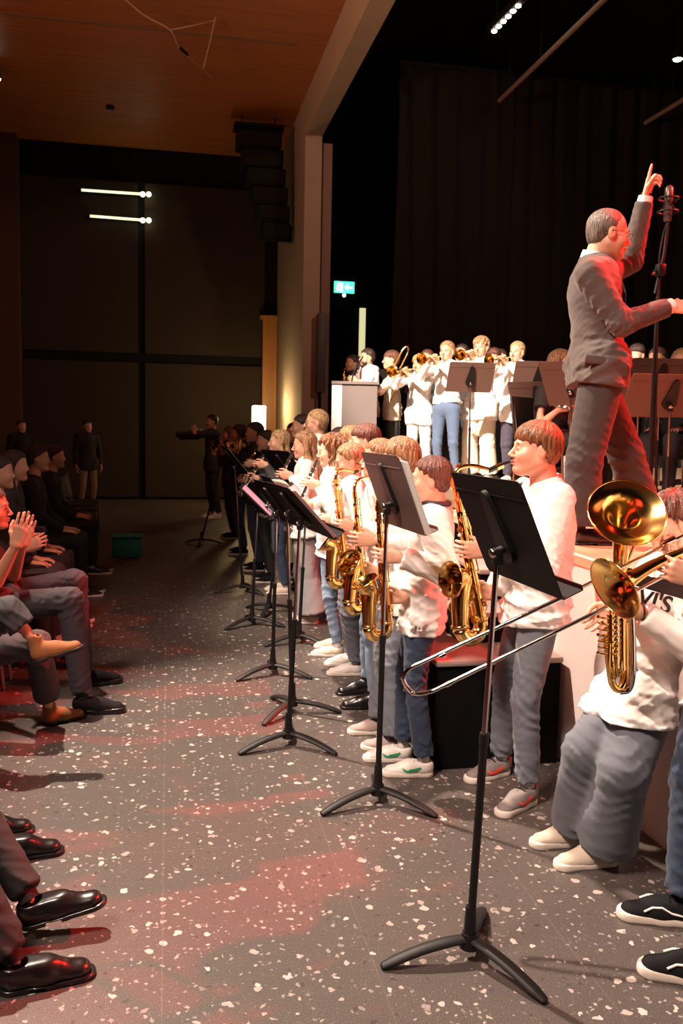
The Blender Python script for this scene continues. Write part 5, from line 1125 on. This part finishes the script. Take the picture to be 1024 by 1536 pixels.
# ------------------------------------------------------------------ players on the stage
def stagep(lab, px, py, d, h, yaw, top, pants, hr, tr=None, det=1, **k):
    H = W(px, py, d); f, l = dirs(yaw); hs = (0.1*h+0.062)/0.235; M = H+f*0.098*hs-Z*0.064*hs
    B = np.array([H[0]-f[0]*0.03, H[1]-f[1]*0.03, ST])
    if tr:
        D = unit(f-Z*0.12); q = M+D*0.21
        k['hL'] = (q-D*0.03+l*0.045-Z*0.065, unit(-l*0.5+f*0.4+Z*0.6), -l, 0.7); k['hR'] = (q+D*0.0-l*0.055-Z*0.055, unit(l*0.5+f*0.4+Z*0.6), l, 0.6)
        k['ehL'] = -Z+0.9*l; k['ehR'] = -Z-0.9*l
    p = person(lab, B, h, yaw, top, pants, hr, det, J=dict(H=H), seed=int(px), **k)
    if tr: trumpet(tr, p['mouth'], D)
    return p
SL = lambda c: (c, 'shirt')
stagep('short blond trumpeter in white shirt and white trousers on the stage', 629, 546, 9.8, 1.46, 222, SL(WHITE), WHITE, ('messy', H_BLOND), 'brass trumpet of the short blond trumpeter', pw=1.1, hem=ST+0.62, shoes=KW)
stagep('trumpeter in tucked white shirt with belt and blue jeans on the stage', 670, 527, 9.6, 1.58, 225, SL(WHITE), JBLUE, ('short', H_FAIR), 'brass trumpet of the trumpeter in blue jeans', hem=ST+0.86, pw=0.95, shoes=KW)
stagep('tallest trumpeter with curly fair hair and baggy white trousers behind a stand', 721, 521, 9.75, 1.64, 228, SL(WHITE), CREAM, ('messy', H_FAIR), 'brass trumpet of the tallest trumpeter', hem=ST+0.68, pw=1.45, ankw=0.045, shoes=KW)
stagep('rightmost standing trumpeter in white shirt and dark jeans on the stage', 775, 528, 9.5, 1.57, 218, SL(WHITE), JDARK, ('short', H_BLOND), 'brass trumpet of the rightmost standing trumpeter', hem=ST+0.66, pw=1.1, shoes=KW)
b = MB(); 
for lab, px, py, d, h, hr, top in (('stage player with brown hair partly hidden between the two left trumpeters', 640, 538, 11.0, 1.55, ('short', H_AUB), DARKC), ('stage player in dark top just right of the trumpeter in blue jeans', 692, 530, 11.2, 1.62, ('short', H_DARK), DARKC),
    ('round faced stage player in white just right of the tallest trumpeter', 740, 536, 10.7, 1.55, ('bowl', H_AUB), WHITE), ('stage player with dark hair deepest behind the tallest trumpeter', 750, 537, 11.7, 1.58, ('short', H_DARK), DARKC)):
    stagep(lab, px, py, d, h, 225, SL(top), JNAVY, hr, None, 0, shoes=(SHOED, RUBW, 'sneaker'))
p = stagep('bearded dark haired man in pale pink shirt behind the lectern', 550, 537, 10.4, 1.76, 195, SL(mat('pale_pink_cotton', (0.66, 0.48, 0.46), 0.85, bump=0.2)), DARKC, ('short', H_DARK), None, 1, shoes=(SHOEK, SHOEK, 'dress'), hL=(W(536, 572, 10.1), -CR+Z*0.3, cFH, 0.6), hR=(W(540, 575, 10.3), -CR+Z*0.3, -cFH, 0.6))
hl = p['hl']; b = MB(); V, Q = nets(lambda q: smax(smin(ell_(q, (0.022, 0, -0.04), (0.068, 0.065, 0.083)), seg_(q, (0.05, 0, -0.09), (0.06, 0, -0.1), 0.03, 0.03), 0.02), np.maximum(q[:, 2]+0.035+0.0*q[:, 0], -0.02-q[:, 0]), 0.006), (-0.06, -0.08, -0.14), (0.11, 0.08, 0.02), 0.008); b.add(V*p['hs']@p['HA']+p['Hc'], Q); b.build('beard', H_DARK, p['R'], 2)
clarinet('dark clarinet pointing down left from the bearded man behind the lectern', p['mouth'], W(526, 580, 10.1))
p = stagep('woman with dark tied hair standing in shadow left of the bearded man', 528, 545, 10.9, 1.62, 200, SL(BLACKC), BLACKC, ('bun', H_DARK), None, 0, shoes=(SHOEK, SHOEK, 'dress'))
sax('brass saxophone of the shadowed woman at the far left of the stage', p['mouth'], W(516, 562, 10.7), W(517, 610, 10.7), W(511, 590, 10.6), -CR+Z*0.3, 0.9, BRASS, keys=0.6)
p = stagep('boy with thick dark bowl hair in profile between lectern and first stage stand', 586, 540, 10.2, 1.58, 175, SL(CREAM), DARKC, ('bowl', H_AUB), None, 1, shoes=(SHOED, RUBW, 'sneaker'), hL=(W(565, 585, 9.7), -CR+Z*0.2, cFH, 0.6), hR=(W(570, 590, 9.9), -CR+Z*0.2, -cFH, 0.6))
def smalltb(lab, a, c, bellc):
    R = root('trombone', a, lab, 'trombone'); u = unit(c-a); s = unit(np.cross(u, cFH)); b = MB(); b.cyl(a, c, 0.010, 10); b.cyl(a+s*0.07, c+s*0.07, 0.010, 10); b.build('slide', BRASS, R); b = MB(); b.tube(crom([c, c+u*0.06+s*0.02, c+u*0.06+s*0.05, c+s*0.07], 5), 0.011, 10); b.build('tuning_slide', BRASS, R)
    pth = [bellc-u*0.35*(1-t) for t in np.linspace(0, 1, 14)]; b = MB(); horn(b, pth, 0.012+0.02*np.linspace(0, 1, 14)**2+0.06*np.linspace(0, 1, 14)**8, 18, 0.002, 10); b.build('bell', BRASS, R, 2)
smalltb('brass trombone raised behind the boy with thick dark bowl hair', W(598, 556, 10.1), W(611, 530, 10.1), W(606, 560, 10.0))
def seated(lab, H, yaw, zf, top, pants, hr, det=0, h=1.7, hL=None, hR=None, cat=None, **k):
    f, l = dirs(yaw); P = np.array([H[0], H[1], zf+0.50])-f*0.06; N = P+(np.array(H)-P)*0.72; N = P*0.0+np.array([H[0]-f[0]*0.05, H[1]-f[1]*0.05, H[2]-0.118*h])
    kn = {q: P+f*0.245*h+(l if q == 'L' else -l)*0.10+Z*0.03 for q in 'LR'}
    feet = {q: (np.array([kn[q][0], kn[q][1], zf])-f*0.04, 0) for q in 'LR'}
    if hL is None: hL = (kn['L']-f*0.14+Z*0.09, f-Z*0.1, -Z, 0.4)
    if hR is None: hR = (kn['R']-f*0.14+Z*0.09, f-Z*0.1, -Z, 0.4)
    k.setdefault('feet', feet); JJ = dict(P=P, N=N, H=np.array(H), KL=kn['L'], KR=kn['R']); JJ.update(k.pop('J', {}))
    return person(lab, (P[0], P[1], zf), h, yaw, top, pants, hr, det, J=JJ, hem=P[2]-0.07, hL=hL, hR=hR, **k)
CHM = mat('chair_shell', (0.03, 0.022, 0.02), 0.5); CHL = mat('chair_metal', (0.5, 0.42, 0.40), 0.3, 1.0)
def chair(lab, x, y, zf, yaw, group=None):
    f, l = dirs(yaw); c = np.array([x, y, zf]); R = root('stacking_chair', c, lab, 'chair', group)
    MB().bbox(c+Z*0.45, 0.42, 0.42, 0.03, 0.012, (f, l, Z)).build('seat', CHM, R); bu = unit(Z-f*0.15); MB().bbox(c-f*0.235+Z*0.70, 0.02, 0.40, 0.30, 0.009, (np.cross(l, bu), l, bu)).build('backrest', CHM, R)
    for s in (-1, 1):
        for t in (-1, 1): MB().cyl(c+f*0.19*t+l*s*0.19+Z*0.44, c+f*0.22*t+l*s*0.20, 0.010, 8).build('leg', CHL, R)
        MB().tube([c-f*0.19+l*s*0.17+Z*0.44, c-f*0.21+l*s*0.17+Z*0.60, c-f*0.255+l*s*0.17+Z*0.84], 0.010, 8).build('back_rail', CHL, R)
    return R
def copy_tree(o, parent=None):
    c = o.copy(); COL.objects.link(c); c.parent = parent
    for ch in [q for q in bpy.data.objects if q.parent == o]: copy_tree(ch, c)
    return c
seated('girl with very long brown hair and black t-shirt seated on the stage', W(842, 548, 6.8), -50, ST, (BLACKC, 'tee'), BLACKC, ('long', H_FAIR), 1, h=1.66, sleeve=0.45, hR=(W(838, 614, 6.55), unit(CR*0.9+Z*0.2), cFH*0.5-Z*0.6, 0.6), hL=(W(868, 600, 6.6), unit(-CR+Z*0.1), cFH, 0.6), J=dict(ER=W(806, 640, 6.62)), shoes=(SHOEK, SHOEK, 'dress'))
gq = W(842, 548, 6.8); chair('dark chair under the seated girl in the black t-shirt', gq[0]-0.04, gq[1]+0.06, ST, -50)
clarinet('silver flute held across by the seated girl in black', W(826, 606, 6.6), W(885, 622, 6.4), None, SILVER)
for lab, hx, hy, d, hr, top in (('seated stage player with dark fringe right of the conductor hip, red lit', 954, 533, 9.4, ('bowl', H_DARK), REDM), ('seated stage player with short hair just left of the mic stand pole', 985, 540, 8.4, ('short', H_AUB), DARKC), ('seated stage player with long blond hair at the right edge', 1022, 545, 7.3, ('long', H_BLOND), BLACKC)):
    q = W(hx, hy, d); seated(lab, q, 215, ST, (top if top is not REDM else CREAM, 'shirt'), DARKC, hr, 0, seed=int(hx), shoes=(SHOEK, SHOEK, 'dress')); chair('dark chair under the '+lab.split(',')[0].replace('seated ', ''), q[0]+0.05, q[1]+0.03, ST, 215)
q = W(912, 690, 6.6); seated('seated stage player mostly hidden behind the conductor, pale red lit trousers', W(915, 560, 7.7), 200, ST, (BLACKC, 'shirt'), CREAM, ('short', H_DARK), 0, shoes=(SHOEK, SHOEK, 'dress')); cq = W(915, 560, 7.7); chair('dark chair behind the conductor legs', cq[0]+0.05, cq[1], ST, 200)
# stands on the stage
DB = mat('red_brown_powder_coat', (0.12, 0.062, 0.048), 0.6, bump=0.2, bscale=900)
def sst(lab, ctr, az, tilt, **k): ctr = np.asarray(ctr); return music_stand(lab, (ctr[0]+0.03, ctr[1]+0.03, ST), ctr, az, tilt, 20, **k)[1]
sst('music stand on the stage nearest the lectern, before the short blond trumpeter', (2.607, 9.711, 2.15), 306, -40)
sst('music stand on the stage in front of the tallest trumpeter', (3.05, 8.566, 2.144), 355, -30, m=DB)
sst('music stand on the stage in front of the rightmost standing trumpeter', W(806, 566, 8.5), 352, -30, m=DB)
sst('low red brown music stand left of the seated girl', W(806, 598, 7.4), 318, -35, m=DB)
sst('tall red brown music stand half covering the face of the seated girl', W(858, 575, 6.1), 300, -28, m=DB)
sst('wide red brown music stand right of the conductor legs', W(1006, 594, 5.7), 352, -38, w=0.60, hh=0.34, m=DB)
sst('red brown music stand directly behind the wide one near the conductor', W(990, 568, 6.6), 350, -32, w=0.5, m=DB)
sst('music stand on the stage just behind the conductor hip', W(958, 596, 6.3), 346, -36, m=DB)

# ------------------------------------------------------------------ audience at the left
ac = chair('dark chair under the man clapping in the grey top', -1.18, 5.15, 0, 0)
seats = [('dark chair under the person with crossed legs and tan boots', -1.12, 4.42, 0), ('chair of the nearest spectator with polished black shoes', -1.05, 2.72, 0), ('chair of the spectator just beyond the polished shoes', -1.16, 3.36, 0), ('dark chair beside the clapping man, farther from the camera', -1.18, 5.78, 0)]
for lab, x, y, g in seats:
    c = copy_tree(ac); c.location = (x, y, 0); c['label'] = lab
n = 0
for x in (-1.18, -2.15, -3.1):
    for y in np.arange(6.42, 13.6, 0.62):
        c = copy_tree(ac); c.location = (x+0.02*sin(y*7), y, 0); c.rotation_euler = (0, 0, 0.05*sin(y*3+x)); c['label'] = {-1.18: 'dark audience chair in the front row farther down the hall', -2.15: 'dark audience chair in the second row', -3.1: 'dark audience chair in the third row'}[x]; c['group'] = {-1.18: 'front row chairs down the hall', -2.15: 'second row chairs', -3.1: 'third row chairs'}[x]
for n_, (x, y, lab) in enumerate(((-1.2, 6.42, 'spectator in black next beyond the clapping pair'), (-1.2, 7.05, 'spectator in dark sweater two seats beyond the clapping pair'), (-1.2, 8.3, 'spectator in black alone in the middle of the front row'), (-2.15, 6.42, 'dark spectator in the second row nearest the camera'), (-2.15, 7.66, 'dark spectator in the second row, middle one'), (-2.15, 9.5, 'dark spectator in the second row farthest away'), (-1.2, 9.52, 'spectator in black farthest down the front row'))):
    seated(lab, np.array([x+0.05, y, 1.24+0.03*sin(y)]), 0, 0, ((BLACKC, DARKC)[n_ % 2], 'sweater'), BLACKC if n_ else DARKC, (('short', 'long')[n_ % 2], H_DARK), 0, seed=n_, shoes=((SHOEW if n_ == 0 else SHOEK), RUBW, 'sneaker'))
for lab, px, py, d in (('dim person standing at the rear left behind the chairs', 32, 640, 15.0), ('dim person in dark top and khaki trousers standing by the rear panels', 131, 640, 15.6)):
    q = W(px, py, d); person(lab, (q[0], q[1], 0), 1.76, -60, (BLACKC, 'sweater'), DARKC if px < 100 else mat('khaki', (0.26, 0.17, 0.10), 0.85), ('short', H_DARK), 0, J=dict(H=q), shoes=(SHOEK, SHOEK, 'dress'))
# clapping man
yw = -4
seated('man clapping in a rolled-sleeve grey top and grey trousers at the left edge', W(-14, 762, 4.85), yw, 0, (GREYC, 'tee'), mat('grey_wool', (0.026, 0.023, 0.030), 0.85, bump=0.3), ('short', H_GREY), 2, h=1.8, sleeve=0.92, skin=SKIN2, seed=61,
    J=dict(P=W(-62, 905, 4.95), N=W(-34, 826, 4.85), KR=W(105, 900, 4.72), KL=W(112, 872, 5.10), ER=W(-6, 872, 4.58), EL=W(20, 862, 5.0)), pw=1.1,
    hR=(W(24, 818, 4.52), unit(CR*0.35+Z), cFH-CR*0.1, (0.12, 0.12, 0.15, 0.18), 0.1), hL=(W(34, 816, 4.68), unit(CR*0.30+Z), -cFH, (0.1, 0.1, 0.1, 0.1), 0.1),
    feet={'R': ft((108, 1070), (180, 1068), yw), 'L': ft((112, 1030), (172, 1024), yw)}, foot=0.30, shoes=(SHOED, SHOEK, 'sneaker'))
seated('spectator in black beside the clapping man holding a small dark phone', W(-26, 755, 5.6), yw, 0, (BLACKC, 'sweater'), BLACKC, ('short', H_DARK), 1, h=1.75, seed=62, hR=(W(38, 822, 5.3), unit(CR+Z*0.5), cFH, 0.7), hL=(W(44, 822, 5.5), unit(CR+Z*0.5), -cFH, 0.7), shoes=(SHOEK, SHOEK, 'dress'))
q = W(58, 806, 5.36); R = root('phone', q, 'small dark phone held in the hands beside the clapping man', 'phone'); MB().bbox(q, 0.08, 0.012, 0.14, 0.005, (CR, cFH, Z)).build('phone_body', EBON, R); MB().box(q-cFH*0.007, 0.07, 0.001, 0.12, (CR, cFH, Z)).build('screen', mat('dark_glass', (0.01, 0.008, 0.02), 0.1), R, False)
for lab, px, py, d, sz in (('small pink programme sheet on a lap beside the clapping man', 57, 838, 5.3, 0.09), ('pale programme sheet on a dark seat down the row', 118, 786, 8.6, 0.14), ('pale folded programme next to the other one on a dark seat', 140, 784, 8.8, 0.10)):
    q = G(px, py, 0.475 if d > 6 else 0.60); R = root('programme_sheet', q, lab, 'paper'); MB().box(q, sz*1.2, sz*0.9, 0.003, (unit(CR), np.array(cFH), Z)).build('page', PAPERP, R, False); MB().box(q+Z*0.004, sz*1.15, sz*0.85, 0.002, (unit(CR-Z*0.2), np.array(cFH), unit(Z+CR*0.2))).build('page', PAPERP, R, False)
# crossed legs person
seated('person with crossed legs, dark trousers and tan ankle boots at the left edge', W(-150, 770, 4.3), -6, 0, (DARKC, 'sweater'), DARKC, ('long', H_DARK), 2, h=1.70, seed=63, pw=1.05, ankw=0.040, cuff=0.22,
    J=dict(P=W(-95, 990, 4.15), KR=W(12, 915, 3.95), KL=W(55, 965, 4.25)), feet={'R': (W(50, 996, 3.95), 2, -0.30), 'L': ft((62, 1088), (103, 1080), -6)}, foot=0.25, shoes=(SHOEB, RUBB, 'boot'))
# near spectators whose shoes show
seated('spectator with polished black shoes, legs reaching in at the bottom left', (-1.0, 2.66, 1.30), -4, 0, (DARKC, 'sweater'), BLACKC, ('short', H_DARK), 2, h=1.78, seed=64, J=dict(KL=W(-60, 1180, 2.75), KR=W(-90, 1230, 2.45)),
    feet={'L': (W(30, 1392, 2.58), 4, -0.22), 'R': ft((-6, 1488), (133, 1462), -4)}, foot=0.28, shoes=(SHOEK, SHOEK, 'dress'))
seated('spectator with one dark shoe showing just beyond the polished pair', (-1.1, 3.30, 1.30), -4, 0, (BLACKC, 'sweater'), DARKC, ('short', H_DARK), 2, h=1.74, seed=65, J=dict(KL=W(-110, 1060, 3.4), KR=W(-120, 1100, 3.2)),
    feet={'R': ft((-20, 1290), (74, 1280), -4), 'L': ft((-60, 1260), (20, 1250), -4)}, foot=0.28, shoes=(SHOEK, SHOEK, 'dress'))

# ------------------------------------------------------------------ light
def spot(name, loc, tgt, e, col, ang, blend=0.4, r=0.08):
    L = bpy.data.lights.new(name, 'SPOT'); L.energy = e; L.color = col; L.spot_size = radians(ang); L.spot_blend = blend; L.shadow_soft_size = r
    o = bpy.data.objects.new(name, L); COL.objects.link(o); o.location = loc; o.rotation_euler = (Vector(tgt)-Vector(loc)).to_track_quat('-Z', 'Y').to_euler(); return o
def area(name, loc, tgt, e, col, s, spread=180):
    L = bpy.data.lights.new(name, 'AREA'); L.energy = e; L.color = col; L.size = s; L.spread = radians(spread)
    o = bpy.data.objects.new(name, L); COL.objects.link(o); o.location = loc; o.rotation_euler = (Vector(tgt)-Vector(loc)).to_track_quat('-Z', 'Y').to_euler(); return o
def point(name, loc, e, col, r=0.1):
    L = bpy.data.lights.new(name, 'POINT'); L.energy = e; L.color = col; L.shadow_soft_size = r
    o = bpy.data.objects.new(name, L); COL.objects.link(o); o.location = loc; return o
WARM = (1.0, 0.80, 0.64)
spot('key_spotlight', (-1.5, 6.3, 6.95), (1.55, 3.6, 0.6), 5600, WARM, 46, 0.45)
spot('stage_spotlight', (-2.4, 3.2, 6.9), (3.6, 9.2, 2.1), 16000, WARM, 24, 0.5)
area('bounce_fill', (-2.6, 0.6, 6.8), (1.7, 3.9, 1.0), 150, (1.0, 0.76, 0.63), 1.6, 62)  # soft off-frame fill added as bounce on the players' near sides
spot('row_spotlight', (-2.2, 4.4, 6.95), (1.45, 6.8, 1.4), 3600, WARM, 30, 0.6, 0.25)
spot('red_spotlight', (8.0, 4.6, 6.4), (-0.4, 3.0, 0.0), 11000, (1.0, 0.02, 0.015), 30, 0.35)
spot('red_stage_spotlight', (5.8, 2.6, 6.9), (2.8, 4.3, 2.0), 2200, (1.0, 0.03, 0.02), 36, 0.3)
spot('proscenium_fill', (5.5, 6.0, 6.9), (2.5, 14.5, 3.5), 480, (1.0, 0.55, 0.38), 60, 0.7, 0.3)  # added spot for stage light scattered back onto pillar and lintel
area('ceiling_fill', (-8.0, 4.0, 3.0), (-2.0, 7.0, 7.2), 190, (1.0, 0.50, 0.26), 2.0, 80)  # added unseen uplight that warms the wooden ceiling
point('lantern_light', (PY(388, 628, 17.0)[0], 16.7, 1.95), 25, (1.0, 0.66, 0.30), 0.12)
point('lantern_wall_light', (2.05, 17.3, 2.0), 20, (1.0, 0.72, 0.30), 0.1)
w = bpy.data.worlds.new('world'); SC.world = w; w.use_nodes = True; w.node_tree.nodes['Background'].inputs[0].default_value = (1.0, 0.7, 0.55, 1); w.node_tree.nodes['Background'].inputs[1].default_value = 0.012
SC.view_settings.view_transform = 'Standard'; SC.view_settings.look = 'None'; SC.view_settings.gamma = 1.0; SC.view_settings.exposure = 0.0
try: SC.view_settings.use_curve_mapping = False
except Exception: pass
